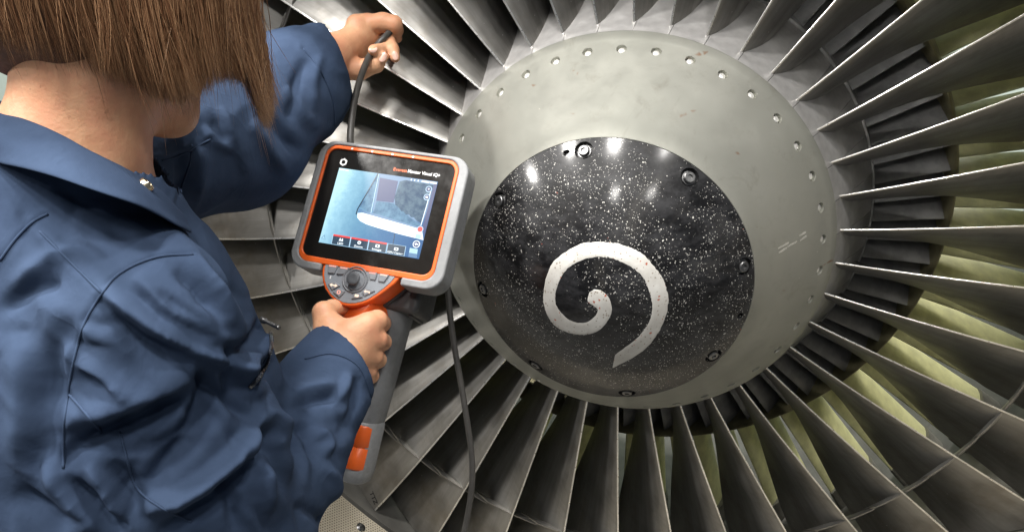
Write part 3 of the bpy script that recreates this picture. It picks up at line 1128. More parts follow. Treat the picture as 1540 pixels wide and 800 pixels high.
for i, (a, b) in enumerate(TABS):
    tb = ui([(a - 0.6, -34.8), (b + 0.6, -34.8), (b + 1.4, -46.6), (a + 0.2, -46.6)], 5, 'tab_edge', ui_edge)
    ui([(a, -35.2), (b, -35.2), (b + 0.8, -46.3), (a + 0.8, -46.3)], 6, 'tab', ui_tab)
    if i < 3:
        ui([(a, -34.6), (b, -34.6), (b, -36.6), (a, -36.6)], 7, 'tab_marker', ui_red)
    cx = (a + b) / 2 + 0.4
    if i == 0:
        for dx in (-1.6, 1.2):
            ui([(cx + dx - 1.1, -41.4), (cx + dx - 0.4, -38), (cx + dx + 0.6, -38), (cx + dx + 1.4, -41.4)], 7, 'icon', ui_white)
    elif i == 1:
        ui(rounded(cx - 2.3, -41.6, cx + 2.3, -37.6, 1.9, 4)[::-1], 7, 'icon', ui_white)
        ui(rounded(cx - 1.2, -40.3, cx + 1.2, -39.3, 0.4, 2)[::-1], 8, 'icon', ui_tab)
    else:
        ui(rounded(cx - 2.6, -41.8, cx + 2.6, -38.2, 0.8, 3)[::-1], 7, 'icon', ui_white)
        ui(rounded(cx - 1.0, -41.0, cx + 1.0, -39.0, 0.9, 3)[::-1], 8, 'icon', ui_tab)


def ring_ui(cx, cy, r, name, mat, inner, lvl=6):
    ui([(cx + r * math.cos(a), cy + r * math.sin(a)) for a in np.linspace(2 * PI, 0, 24, endpoint=False)], lvl, name, mat)
    ui([(cx + r * .78 * math.cos(a), cy + r * .78 * math.sin(a)) for a in np.linspace(2 * PI, 0, 24, endpoint=False)], lvl + 1, name, inner)


ring_ui(53.9, 36.0, 3.9, 'round_icon', ui_edge, ui_dark)
ring_ui(54.0, 26.2, 3.9, 'round_icon', ui_edge, ui_dark)
ring_ui(55.4, -12.6, 3.9, 'round_icon', ui_edge, ui_red)
ring_ui(55.4, -30.5, 4.3, 'round_icon', ui_white, ui_dark)
ui([(53.0, -30.5), (55.4, -28.4), (55.4, -29.7), (57.8, -29.7), (57.8, -31.3), (55.4, -31.3), (55.4, -32.6)][::-1][::-1], 8, 'icon', ui_white)
ui(rounded(53.0, 35.2, 54.8, 37.0, 0.8, 3)[::-1], 8, 'icon', ui_white)
ui(rounded(52.4, 25.0, 55.4, 27.2, 0.6, 3)[::-1], 8, 'icon', ui_white)
ui([(49.0, -36.0), (58.6, -36.0), (59.4, -46.2), (49.6, -46.2)], 6, 'pale_box', ui_pale)
ui([(49.4, -41.6), (59.0, -41.6), (59.4, -46.2), (49.6, -46.2)], 7, 'pale_box', ui_mid)
ui([(52, -18.8), (58.4, -18.8), (58.6, -23.6), (52.2, -23.6)], 6, 'pale_box', ui_pale)
for x0, x1 in ((29.6, 30.9), (34.0, 34.9), (38.2, 39.4), (43, 52.6), (53.4, 61.6)):
    ui([(x0, 45.4), (x1, 45.4), (x1, 43.2), (x0, 43.2)], 6, 'status_mark', ui_white)
for x0, x1 in ((-61.8, -55.4), (-54.4, -50.2)):
    ui([(x0, 45.6), (x1, 45.6), (x1, 43.8), (x0, 43.8)], 6, 'status_mark', ui_white)
stroke([(-58.0, -37.5), (-60.6, -41.5), (-55.4, -42.8), (-58.0, -37.5)], 0.7, 6, 'icon', ui_mid)


def text(body, x, y, size, z, mat, parent, name='lettering', off=0.0, shear=0.0, align='LEFT', width=None):
    cu = bpy.data.curves.new(name, 'FONT')
    cu.body = body; cu.size = size * mm; cu.extrude = 0.00003; cu.offset = off * mm; cu.shear = shear
    cu.align_x = align
    ob = bpy.data.objects.new(name, cu); COL.objects.link(ob)
    bpy.context.view_layer.update()
    dg = bpy.context.evaluated_depsgraph_get()
    me = bpy.data.meshes.new_from_object(ob.evaluated_get(dg))
    bpy.data.objects.remove(ob); bpy.data.curves.remove(cu)
    me.materials.clear()
    o = link(name, me, mat, parent, False)
    if width:
        xs = [v.co.x for v in me.vertices]
        k = width * mm / (max(xs) - min(xs))
        o.scale = (k, 1, 1)
    o.location = (x * mm, y * mm, z)
    return o


text('Everest', 4.6, 52.6, 5.6, 0.00128, MT['print_orange'], scope, off=0.05, width=17.0)
text('Mentor Visual iQ+', 22.8, 52.6, 5.6, 0.00128, MT['print_white'], scope, off=0.09, width=40.0)
for s, i in (('LED', 0), ('Zoom', 1), ('Image', 2), ('iQPU Capture', 3)):
    a, b = TABS[i]
    text(s, (a + b) / 2 + 0.6 - (8.5 if i == 3 else 0) * 0, -45.4, 3.2 if i < 3 else 2.7, ZS + 0.00110, ui_white, scr, off=0.07, align='CENTER', width=(7, 11, 11.5, 19.6)[i])
# hexagon maker's mark: white ring with a notch
hx = [(-59.7 + 5.0 * math.cos(a), 54.4 + 5.0 * math.sin(a)) for a in np.radians([90, 30, -30, -90, -150, 150])][::-1]
hi = [(-59.7 + 2.7 * math.cos(a), 54.4 + 2.7 * math.sin(a)) for a in np.radians([90, 30, -30, -90, -150, 150])][::-1]
ring_prism([(a * mm, b * mm) for a, b in hx], [(a * mm, b * mm) for a, b in hi], 0.00115, 0.0013, 'emblem', MT['print_white'], scope)

# grip and its foot
ga = local(P(590, 458, 0.965)); gb = local(P(534, 723, 0.950))
gax = (gb - ga) / np.linalg.norm(gb - ga)


def sweep_ellipse(stations, n=28, pw=2.6):
    """stations: centre, half width (x), half depth (z); superellipse sections square to the axis"""
    v = []; f = []
    for i, (c, hx_, hz_) in enumerate(stations):
        t = gax
        e1 = np.array([1.0, 0, 0]) - t * t[0]; e1 /= np.linalg.norm(e1)
        e2 = np.cross(t, e1)
        for k in range(n):
            q = 2 * PI * k / n
            cx, sx_ = math.cos(q), math.sin(q)
            v.append(c + e1 * hx_ * math.copysign(abs(cx) ** (2 / pw), cx) + e2 * hz_ * math.copysign(abs(sx_) ** (2 / pw), sx_))
    m = len(stations)
    for i in range(m - 1):
        for k in range(n):
            k2 = (k + 1) % n
            f.append((i * n + k, i * n + k2, (i + 1) * n + k2, (i + 1) * n + k))
    f.append(tuple(range(n - 1, -1, -1))); f.append(tuple(range((m - 1) * n, m * n)))
    return v, f


def at_g(t): return ga + (gb - ga) * t


v, f = sweep_ellipse([(at_g(-0.05), .026, .030), (at_g(0.04), .027, .030), (at_g(0.12), .0255, .028), (at_g(0.3), .0235, .027), (at_g(0.5), .0210, .026), (at_g(0.64), .0185, .025), (at_g(0.66), .0175, .024)])
grip = mesh('grip', v, f, MT['grip'], scope); sharp(grip, 50)
v, f = sweep_ellipse([(at_g(0.655), .0175, .0235), (at_g(0.67), .0190, .0255), (at_g(0.93), .0180, .0245), (at_g(0.985), .0160, .0225), (at_g(1.0), .012, .018)])
foot = mesh('grip_foot', v, f, MT['grey'], scope); sharp(foot, 50)
v, f = sweep_ellipse([(c_ + np.array([0.0003, 0, 0.0004]), a_, b_) for c_, a_, b_ in ((at_g(0.675), .0168, .0258), (at_g(0.685), .0175, .0268), (at_g(0.79), .0172, .0266), (at_g(0.793), .0164, .0257), (at_g(0.797), .0164, .0257), (at_g(0.80), .0172, .0266), (at_g(0.91), .0166, .0262), (at_g(0.92), .0156, .0250))])
mesh('grip_inlay', v, f, MT['orange'], foot)
# orange neck between keypad and grip
n0 = np.array([-0.008, -0.105, -0.016]); n1 = at_g(0.12) + np.array([-0.004, 0, 0.004])
v, f = tube(smooth_path([n0, (n0 + n1) / 2 + np.array([0.0, -0.002, 0.001]), n1], 5), [0.026, .0255, .025, .0245, .024, .0235, .023, .0225, .022, .022, .022], 24)
nk = mesh('neck', v, f, MT['orange'], scope)

# probe cable: one run up to the left hand, one loop hanging below
pts = [P(560, 300, 0.985), P(532, 250, 0.98), P(527, 214, 0.975), P(529, 180, 0.985), P(534, 148, 1.0), P(543, 115, 1.02), P(554, 88, 1.04), P(566, 70, 1.055), P(579, 56, 1.06), P(590, 45, 1.075), P(604, 34, 1.12)]
v, f = tube(smooth_path([local(p) for p in pts], 8), 0.0043, 12)
mesh('probe_cable', v, f, MT['cable'], scope)
pts = [P(660, 380, 1.0), P(670, 412, 1.0), P(674, 440, 1.0), P(677, 475, 1.0), P(684, 525, 1.0), P(693, 575, 1.0), P(702, 630, 1.0), P(709, 680, 1.005), P(710, 725, 1.01), P(704, 770, 1.02), P(694, 815, 1.03), P(676, 860, 1.04)]
v, f = tube(smooth_path([local(p) for p in pts], 8), 0.0039, 12)
mesh('probe_cable', v, f, MT['cable'], scope)

# ================================================================ the worker: bodies grown as implicit surfaces
def Q(x, y, d):
    """like P, in camera axes (right, up, forward)"""
    return np.array([(x - 770.0) / FPX * d, -(y - 400.0) / FPX * d, d])


def to_world(q):
    q = np.asarray(q)
    return CAM + q[:, :1] * CR + q[:, 1:2] * CU + q[:, 2:3] * CF


def to_px(q):
    return np.stack([770 + FPX * q[:, 0] / q[:, 2], 400 - FPX * q[:, 1] / q[:, 2]], 1)


UP = np.array([0, 0.9146, -0.4044])
FACE = np.array([0.742, 0.25, 0.62]); FACE -= UP * (FACE @ UP); FACE /= np.linalg.norm(FACE)
SIDE = np.cross(UP, FACE)                   # camera axes are left handed
if SIDE[2] > 0: SIDE = -SIDE                # the person's right side, nearer to the camera


def cone(a, b, ra, rb):
    a = np.asarray(a, float); b = np.asarray(b, float)
    return ('c', a, b, ra, rb)


def ell(c, axes, radii):
    return ('e', np.asarray(c, float), np.asarray(axes, float), np.asarray(radii, float))


def d_prim(pr, p):
    if pr[0] == 'c':
        _, a, b, ra, rb = pr
        ab = b - a
        t = np.clip((p - a) @ ab / (ab @ ab + 1e-12), 0, 1)
        return np.linalg.norm(p - (a + t[:, None] * ab), axis=1) - (ra + (rb - ra) * t)
    if pr[0] == 'e':
        _, c, A, r = pr
        q = (p - c) @ A.T
        k0 = np.linalg.norm(q / r, axis=1); k1 = np.linalg.norm(q / (r * r), axis=1)
        return k0 * (k0 - 1.0) / np.maximum(k1, 1e-9)
    if pr[0] == 'f':                        # flattened cone: a, b, ra, rb, flat direction, ratio
        _, a, b, ra, rb, n, kf = pr
        q = p - a
        q = q + np.outer(q @ n, n) * (1 / kf - 1)
        bb = b - a; bb = bb + n * (bb @ n) * (1 / kf - 1)
        t = np.clip(q @ bb / (bb @ bb + 1e-12), 0, 1)
        return (np.linalg.norm(q - t[:, None] * bb, axis=1) - (ra + (rb - ra) * t)) * (kf ** 0.5)


def smin(a, b, k):
    h = np.clip(0.5 + 0.5 * (b - a) / k, 0, 1)
    return b * (1 - h) + a * h - k * h * (1 - h)


def bounds(pr):
    if pr[0] in 'cf':
        r = max(pr[3], pr[4])
        return np.minimum(pr[1], pr[2]) - r, np.maximum(pr[1], pr[2]) + r
    r = pr[3].max()
    return pr[1] - r, pr[1] + r


def sdf(groups, p):
    """groups: list of (blend between groups, [(prim, blend), ...], cut prims)"""
    D = None
    for kg, prims, cuts in groups:
        d = None
        for pr, k in prims:
            q = d_prim(pr, p)
            d = q if d is None else smin(d, q, k)
        for pr in cuts:
            d = np.maximum(d, -d_prim(pr, p))
        D = d if D is None else smin(D, d, kg)
    return D


def surface(groups, h, pad=0.02):
    lo = np.min([bounds(pr)[0] for g in groups for pr, _ in g[1]], axis=0) - pad
    hi = np.max([bounds(pr)[1] for g in groups for pr, _ in g[1]], axis=0) + pad
    B = 8
    nb = np.ceil((hi - lo) / (h * B)).astype(int)
    n = nb * B + 1
    vol = np.full(n, 1.0, np.float32)
    cs = np.stack(np.meshgrid(*[np.arange(k) for k in nb], indexing='ij'), -1).reshape(-1, 3)
    cc = lo + (cs + 0.5) * B * h
    dc = sdf(groups, cc)
    act = np.abs(dc) < B * h * 1.35
    for b in cs[dc < 0]:
        i, j, k = b * B
        vol[i:i + B + 1, j:j + B + 1, k:k + B + 1] = -1.0
    g = np.stack(np.meshgrid(*[np.arange(B + 1)] * 3, indexing='ij'), -1).reshape(-1, 3)
    ab = cs[act]
    CH = 400
    for s in range(0, len(ab), CH):
        blk = ab[s:s + CH]
        pts = lo + ((blk[:, None, :] * B + g[None]) * h)
        d = sdf(groups, pts.reshape(-1, 3)).reshape(len(blk), B + 1, B + 1, B + 1).astype(np.float32)
        for b, dd in zip(blk, d):
            i, j, k = b * B
            vol[i:i + B + 1, j:j + B + 1, k:k + B + 1] = dd
    neg = vol < 0
    c = np.zeros(np.array(vol.shape) - 1, np.int8)
    for dx in (0, 1):
        for dy in (0, 1):
            for dz in (0, 1):
                c += neg[dx:dx + c.shape[0], dy:dy + c.shape[1], dz:dz + c.shape[2]]
    cell = (c > 0) & (c < 8)
    idx = np.full(c.shape, -1, np.int32)
    ii = np.argwhere(cell)
    idx[cell] = np.arange(len(ii))
    acc = np.zeros((len(ii), 3)); cnt = np.zeros(len(ii))
    corners = [(dx, dy, dz) for dx in (0, 1) for dy in (0, 1) for dz in (0, 1)]
    val = {q: vol[ii[:, 0] + q[0], ii[:, 1] + q[1], ii[:, 2] + q[2]] for q in corners}
    for a in corners:
        for ax in range(3):
            if a[ax] == 0:
                b = list(a); b[ax] = 1; b = tuple(b)
                va, vb = val[a], val[b]
                m = (va < 0) != (vb < 0)
                t = va[m] / (va[m] - vb[m])
                p = np.tile(np.array(a, float), (m.sum(), 1)); p[:, ax] = t
                acc[m] += p; cnt[m] += 1
    V = lo + (ii + acc / cnt[:, None]) * h
    F = []
    for ax in range(3):
        sl0 = [slice(None)] * 3; sl1 = [slice(None)] * 3
        sl0[ax] = slice(0, -1); sl1[ax] = slice(1, None)
        ch = neg[tuple(sl0)] != neg[tuple(sl1)]
        e = np.argwhere(ch)
        o1, o2 = [q for q in range(3) if q != ax]
        e = e[(e[:, o1] > 0) & (e[:, o2] > 0) & (e[:, o1] < vol.shape[o1] - 1) & (e[:, o2] < vol.shape[o2] - 1)]
        sgn = neg[e[:, 0], e[:, 1], e[:, 2]]

        def at(da, db):
            q = e.copy(); q[:, o1] -= da; q[:, o2] -= db
            return idx[q[:, 0], q[:, 1], q[:, 2]]
        quad = np.stack([at(1, 1), at(0, 1), at(0, 0), at(1, 0)], 1)
        fl = sgn if ax != 1 else ~sgn
        quad[fl] = quad[fl][:, ::-1]
        F.append(quad)
    F = np.concatenate(F)
    F = F[(F >= 0).all(1)]
    return V, F


def normals(V, F):
    n = np.zeros_like(V)
    fn = np.cross(V[F[:, 2]] - V[F[:, 0]], V[F[:, 3]] - V[F[:, 1]])
    for k in range(4):
        np.add.at(n, F[:, k], fn)
    return n / np.maximum(np.linalg.norm(n, axis=1, keepdims=True), 1e-12)


def relax(V, F, it=2, lam=0.5):
    E = np.concatenate([F[:, [0, 1]], F[:, [1, 2]], F[:, [2, 3]], F[:, [3, 0]]])
    for _ in range(it):
        s = np.zeros_like(V); c = np.zeros(len(V))
        for a, b in ((0, 1), (1, 0)):
            np.add.at(s, E[:, a], V[E[:, b]]); np.add.at(c, E[:, a], 1)
        V = V + lam * (s / np.maximum(c, 1)[:, None] - V)
    return V


def body_mesh(name, V, F, mat, parent):
    o = mesh(name, to_world(V), F, mat, parent)
    bm = bmesh.new(); bm.from_mesh(o.data)
    bmesh.ops.recalc_face_normals(bm, faces=bm.faces)
    bm.to_mesh(o.data); bm.free()
    return o


person = thing('person', 'worker with a brown bob in navy coveralls holding the inspection scope', 'person')

# ---- landmarks (photograph column, row, metres)
NECK = Q(104, 262, 0.605)
NTOP = Q(146, 62, 0.592)
RSH = Q(228, 476, 0.560); REL = Q(318, 858, 0.680); RWR = Q(498, 552, 0.865)
LSH = Q(150, 262, 0.760); LEL = Q(352, 205, 0.900); LWR = Q(488, 92, 1.035)
HEAD = Q(150, -66, 0.602)
HB = math.radians(24)
HU = UP * math.cos(HB) + FACE * math.sin(HB)
HF = FACE * math.cos(HB) - UP * math.sin(HB)
HS = SIDE
HA = np.stack([HS, HU, HF])


def hp(s, u, f):
    return HEAD + HS * s + HU * u + HF * f


# ---- hands
def finger(*pr):
    """(x, y, depth, radius) joints from the knuckle to the tip"""
    return [(cone(Q(*a[:3]), Q(*b[:3]), a[3], b[3]), 0.004) for a, b in zip(pr, pr[1:])]


nR = np.array([-0.30, 0.35, -0.89]); nR /= np.linalg.norm(nR)
right_hand = []
# back of the hand
for (x, y, d, r) in ((556, 488, .884, .0120), (556, 511, .882, .0120), (552, 533, .885, .0112), (546, 552, .890, .0102)):
    right_hand.append((cone(Q(508, 545, .868), Q(x, y, d), .0200, r), 0.010))
right_hand.append((cone(Q(500, 520, .872), Q(498, 492, .882), .0200, .0165), 0.012))
right_hand.append((cone(Q(498, 560, .866), Q(510, 535, .868), .0250, .0225), 0.012))
right_hand.append((cone(Q(530, 500, .876), Q(550, 490, .880), .0160, .0130), 0.010))
# thumb lies over the neck of the scope
rthumb = finger((492, 503, .880, .0155), (487, 470, .888, .0122), (500, 464, .905, .0100), (520, 462, .925, .0085))
rf = [finger((556, 486, .884, .0120), (567, 482, .892, .0115), (575, 486, .922, .0095), (566, 492, .950, .0082)),
      finger((557, 510, .882, .0118), (567, 510, .890, .0112), (576, 514, .922, .0095), (564, 520, .952, .0082)),
      finger((552, 533, .885, .0112), (561, 535, .893, .0106), (569, 541, .922, .0090), (556, 548, .950, .0078)),
      finger((546, 552, .890, .0102), (553, 557, .897, .0096), (559, 565, .920, .0080), (548, 570, .942, .0070))]
left_hand = []
for (x, y, d, r) in ((556, 38, 1.078, .0125), (562, 52, 1.083, .012), (556, 66, 1.088, .0105), (545, 78, 1.092, .0095)):
    left_hand.append((cone(Q(492, 86, 1.040), Q(x, y, d), .0215, r), 0.010))
left_hand.append((cone(Q(485, 92, 1.034), Q(502, 82, 1.045), .0265, .0235), 0.012))
left_hand.append((cone(Q(535, 36, 1.065), Q(552, 36, 1.075), .0125, .0125), 0.010))
lthumb = finger((508, 100, 1.050, .0185), (540, 105, 1.056, .0140), (566, 98, 1.052, .0098), (575, 86, 1.046, .0080))
lf = [finger((554, 37, 1.072, .0130), (576, 34, 1.068, .0125), (592, 37, 1.068, .0115), (596, 46, 1.082, .0092), (588, 52, 1.100, .008)),
      finger((562, 50, 1.095, .0100), (588, 50, 1.105, .0090), (597, 57, 1.092, .0076)),
      finger((572, 58, 1.098, .0090), (584, 63, 1.074, .0092), (590, 75, 1.058, .0086), (594, 87, 1.052, .0068)),
      finger((590, 70, 1.084, .0080), (582, 74, 1.062, .0084), (562, 76, 1.040, .0076))]

head = [
    (ell(hp(0, 0.012, -0.012), HA, (0.076, 0.100, 0.094)), 0.01),
    (ell(hp(0, -0.045, 0.040), HA, (0.056, 0.072, 0.052)), 0.03),
    (cone(hp(0.050, -0.062, -0.005), hp(0.016, -0.100, 0.072), .020, .015), 0.025),
    (cone(hp(-0.050, -0.062, -0.005), hp(-0.016, -0.100, 0.072), .020, .015), 0.025),
    (cone(hp(-0.013, -0.101, 0.080), hp(0.013, -0.101, 0.080), .0145, .0145), 0.012),
    (cone(hp(0, -0.085, 0.060), NTOP - UP * 0.015 + FACE * 0.016, .024, .032), 0.03),
    (cone(hp(0, 0.010, 0.082), hp(0, -0.034, 0.104), .008, .012), 0.015),          # nose
    (cone(hp(-0.016, -0.073, 0.084), hp(0.016, -0.073, 0.084), .0075, .0075), 0.006),   # lips
    (cone(hp(-0.013, -0.084, 0.083), hp(0.013, -0.084, 0.083), .0078, .0078), 0.006),
    (cone(hp(-0.040, 0.026, 0.074), hp(0.040, 0.026, 0.074), .010, .010), 0.012),     # brow
    (cone(hp(0.046, -0.026, 0.056), hp(0.036, -0.030, 0.064), .016, .014), 0.015),    # cheeks
    (cone(hp(-0.046, -0.026, 0.056), hp(-0.036, -0.030, 0.064), .016, .014), 0.015),
    (ell(hp(0.077, -0.01, -0.008), HA, (0.010, 0.030, 0.018)), 0.005),                # ears
    (ell(hp(-0.077, -0.01, -0.008), HA, (0.010, 0.030, 0.018)), 0.005),
]
neck = [(cone(NECK, NTOP, .0520, .0465), 0.02), (cone(NTOP, hp(0, -0.03, -0.015), .0465, .048), 0.03),
        (cone(NECK - UP * 0.05, NECK, .070, .053), 0.02)]
inner = [(cone(NECK - UP * 0.06 + SIDE * 0.06, RSH, .032, .030), 0.02), (cone(NECK - UP * 0.06 - SIDE * 0.06, LSH, .032, .030), 0.02),
         (cone(RSH, REL, .032, .032), 0.02), (cone(REL, RWR, .032, .026), 0.02),
         (cone(LSH, LEL, .034, .034), 0.02), (cone(LEL, LWR, .034, .027), 0.02),
         (cone(NECK - UP * 0.10, NECK - UP * 0.42, .075, .075), 0.02)]
G = [(0.02, neck, []), (0.015, head, []), (0.02, inner, []),
     (0.012, right_hand, []), (0.004, rthumb, [])] + [(0.003, q, []) for q in rf] + [(0.010, left_hand, []), (0.003, lthumb, [])] + [(0.0015, q, []) for q in lf]
V, F = surface(G, 0.0022)
V = relax(V, F, 1, 0.4)
body = body_mesh('body', V, F, MT['skin'], person)

# ---- coveralls
def tors(u, w, d, back=0.0):
    """elliptic slice of the torso below the neck: (distance below neck, half width, half depth)"""
    return NECK - UP * u - FACE * back, w, d


def eslab(u0, u1, w, d, back, r):
    c = NECK - UP * (u0 + u1) / 2 - FACE * back
    return ell(c, np.stack([SIDE, UP, FACE]), (w, (u1 - u0) / 2, d))


SL = RSH + np.array([0.0, 0.0, 0.0])
torso = [(eslab(0.0, 0.36, 0.165, 0.112, 0.020, 0), 0.03), (eslab(0.10, 0.62, 0.170, 0.120, 0.030, 0), 0.08),
         (cone(NECK - UP * 0.035 + SIDE * 0.02, RSH + UP * 0.002, .055, .046), 0.03),
         (cone(NECK - UP * 0.035 - SIDE * 0.02, LSH, .062, .066), 0.04),
         (cone(NECK - UP * 0.045 - FACE * 0.02, NECK - UP * 0.01, .085, .070), 0.03),
         (cone(Q(262, 425, .66), Q(338, 572, .735), .048, .050), 0.04)]
UM = (RSH + REL) / 2 - SIDE * 0.0
FM = REL * 0.5 + RWR * 0.5 + np.array([-0.008, -0.004, 0.0])
RE = Q(512, 547, .870)
rsl = [(cone(RSH, UM, .053, .069), 0.03), (cone(UM, REL, .070, .076), 0.03),
       (cone(REL, FM, .074, .061), 0.04), (cone(FM, RE, .060, .0475), 0.03)]
rcut = [cone(FM * 0.25 + RE * 0.75, RE + (RE - FM) * 0.4, .041, .0435)]
RCUT = Q(528, 549, .885)
rcut = []
lsl = [(cone(LSH, LEL, .074, .072), 0.03), (cone(LEL, LEL * 0.4 + LWR * 0.6, .074, .064), 0.04), (cone(LEL * 0.4 + LWR * 0.6, Q(485, 98, 1.028), .062, .052), 0.03)]
lcut = [cone(LEL * 0.3 + LWR * 0.7, LWR + (LWR - LEL) * 0.4, .044, .050)]


def plane_cut(g, p0, n):
    return g


def sdf_cloth(groups, p):
    d = SDF0(groups, p)
    # square ends at the cuffs, neck opening
    for c0, ax, gate in CUFFS:
        q = (p - c0) @ ax
        near = np.linalg.norm(p - c0, axis=1) < gate
        d = np.where(near, np.maximum(d, q), d)
    d = np.maximum(d, -d_prim(cone(NECK - UP * 0.050 + FACE * 0.010, NECK + UP * 0.30 + FACE * 0.03, .064, .070), p))
    return d


SDF0 = sdf
rax = RWR - REL; rax = rax / np.linalg.norm(rax)
cz = np.array([0.42, 0.05, 0.55]); cz /= np.linalg.norm(cz)
rax2 = rax * 0.5 + np.array([0.55, 0.20, 0.30]); rax2 /= np.linalg.norm(rax2)
lax = LWR - LEL; lax = lax / np.linalg.norm(lax)
lax2 = np.array([0.88, 0.36, 0.30]); lax2 /= np.linalg.norm(lax2)
CUFFS = [(Q(524, 548, .868), rax2, 0.11), (Q(502, 88, 1.035), lax2, 0.11)]
sdf_save = sdf
sdf = sdf_cloth
GC = [(0.035, torso, []), (0.022, rsl, rcut), (0.030, lsl, lcut)]
V, F = surface(GC, 0.0028)
sdf = sdf_save
V = relax(V, F, 2, 0.5)
N = normals(V, F)
ctr = V.mean(0)
if (N * (V - (NECK - UP * 0.25))).sum(1).mean() < 0:
    N = -N


# folds and seams: lines on the cloth, pushed in or out along its normals
def seg_dist(p, line):
    L = np.array(line, float)
    best = np.full(len(p), 1e9); side = np.zeros(len(p)); tt = np.zeros(len(p))
    ln = np.r_[0, np.cumsum(np.linalg.norm(np.diff(L, axis=0), axis=1))]
    for i in range(len(L) - 1):
        a, b = L[i], L[i + 1]
        ab = b - a
        t = np.clip((p - a) @ ab / (ab @ ab), 0, 1)
        e = p - (a + t[:, None] * ab)
        d = np.linalg.norm(e, axis=1)
        m = d < best
        best[m] = d[m]
        side[m] = np.sign(ab[0] * e[m, 1] - ab[1] * e[m, 0])
        tt[m] = (ln[i] + t[m] * (ln[i + 1] - ln[i])) / ln[-1]
    return best, side, tt


def cr2(line, n=6):
    return [tuple(q) for q in smooth_path([np.array(l, float) for l in line], n)]


SEAMS = [
    [(291, 383), (240, 386), (198, 401), (171, 419), (153, 443), (129, 482), (114, 530), (103, 590), (96, 650), (95, 704)],
    [(72, 322), (50, 334), (25, 358), (0, 392)],
    [(180, 650), (192, 692), (207, 734), (240, 761), (288, 785)],
    [(105, 593), (130, 622), (153, 650)],
    [(60, 348), (100, 388), (153, 440)],
    [(408, 470), (410, 500), (402, 535), (375, 575)],
    [(289, 218), (284, 250), (264, 306)],
    [(316, 210), (255, 240), (195, 240)],
    [(458, 540), (500, 532), (540, 552), (560, 602)],
    [(456, 74), (480, 104), (500, 150), (503, 190)],
]
# line, width in picture pixels, height in millimetres (minus sinks), skew
FOLDS = [
    ([(150, 436), (204, 480), (258, 511), (290, 526)], 13, 9, 1),
    ([(165, 470), (204, 508), (255, 537), (290, 552)], 16, -9, 0),
    ([(282, 526), (320, 540), (360, 560), (392, 600)], 12, 9, 1),
    ([(100, 640), (150, 622), (190, 603), (240, 584), (285, 570)], 24, 11, 1),
    ([(96, 700), (120, 672), (165, 650), (205, 634), (250, 614), (292, 596)], 15, -10, 0),
    ([(205, 776), (228, 756), (264, 744), (312, 714), (354, 678), (384, 642), (398, 612)], 15, 12, -1),
    ([(215, 735), (240, 712), (282, 658), (318, 596), (332, 560)], 19, -9, 0),
    ([(240, 806), (280, 780), (335, 745), (385, 692), (412, 640)], 14, -9, 0),
    ([(170, 690), (190, 730), (215, 790)], 16, -7, 0),
    ([(130, 690), (160, 735), (180, 790)], 15, 7, 0),
    ([(300, 560), (325, 580), (352, 604), (376, 630)], 10, -9, 0),
    ([(200, 415), (250, 462), (320, 498), (345, 520)], 16, 6, 1),
    ([(235, 440), (290, 478), (330, 505)], 10, -5, 0),
    ([(265, 402), (300, 440), (330, 480)], 12, -6, 0),
    ([(290, 385), (315, 430), (340, 490)], 10, 6, 0),
    ([(335, 515), (348, 560), (362, 606)], 9, -7, 0),
    ([(60, 420), (90, 500), (95, 570)], 26, 4, 0),
    ([(108, 480), (84, 545), (88, 605)], 18, -6, 0),
    ([(30, 500), (40, 600), (30, 700)], 30, 7, 0),
    ([(60, 560), (70, 640), (60, 720)], 24, -5, 0),
    ([(95, 715), (150, 765), (190, 800)], 13, -10, 0),
    ([(60, 690), (110, 750), (140, 800)], 18, 7, 0),
    ([(20, 740), (70, 770), (100, 800)], 16, -6, 0),
    ([(120, 545), (160, 560), (195, 590)], 13, 6, 1),
    ([(20, 440), (60, 400), (110, 380), (160, 384)], 18, 6, 0),
    ([(0, 470), (40, 440), (90, 425)], 14, -5, 0),
    # forearm
    ([(436, 592), (470, 585), (506, 578)], 10, 5, 0),
    ([(440, 612), (470, 602), (500, 600), (512, 610)], 9, -6, 0),
    ([(470, 640), (490, 660), (488, 690)], 9, 6, 0),
    ([(452, 630), (462, 660), (470, 700)], 9, -5, 0),
    ([(527, 560), (515, 590), (500, 610)], 9, 5, 0),
    ([(540, 565), (535, 600), (520, 640)], 9, -5, 0),
    ([(400, 615), (430, 640), (450, 690), (452, 740)], 12, 6, 0),
    ([(385, 640), (415, 680), (425, 740)], 12, -7, 0),
    ([(370, 670), (395, 710), (400, 770)], 12, 6, 0),
    ([(330, 720), (350, 750), (355, 800)], 13, -6, 0),
    ([(480, 700), (500, 720), (505, 760)], 10, 5, 0),
    ([(440, 760), (470, 770), (490, 790)], 10, -5, 0),
    # far sleeve
    ([(330, 160), (345, 195), (353, 226)], 9, 4, 0),
    ([(300, 190), (325, 215), (352, 228)], 10, 3, 0),
    ([(318, 180), (330, 200), (338, 214)], 9, -3, 0),
    ([(295, 215), (300, 250), (290, 300)], 10, 6, 0),
    ([(270, 230), (272, 270), (262, 310)], 10, -5, 0),
    ([(380, 180), (410, 230), (430, 260)], 12, 5, 0),
    ([(400, 165), (430, 210), (455, 232)], 12, -6, 0),
    ([(430, 130), (450, 160), (478, 195)], 12, 5, 0),
    ([(460, 90), (445, 130), (440, 180)], 10, -5, 0),
    ([(480, 85), (470, 130), (475, 170)], 9, 4, 0),
    # front of the chest
    ([(310, 410), (345, 470), (360, 520)], 12, 5, 0),
    ([(345, 530), (375, 515), (400, 480)], 12, -6, 0),
    ([(350, 560), (380, 540), (408, 500)], 10, 6, 0),
    ([(355, 590), (385, 570), (412, 540)], 9, -4, 0),
]
px = to_px(V)
front = (N * V).sum(1) < 0.05
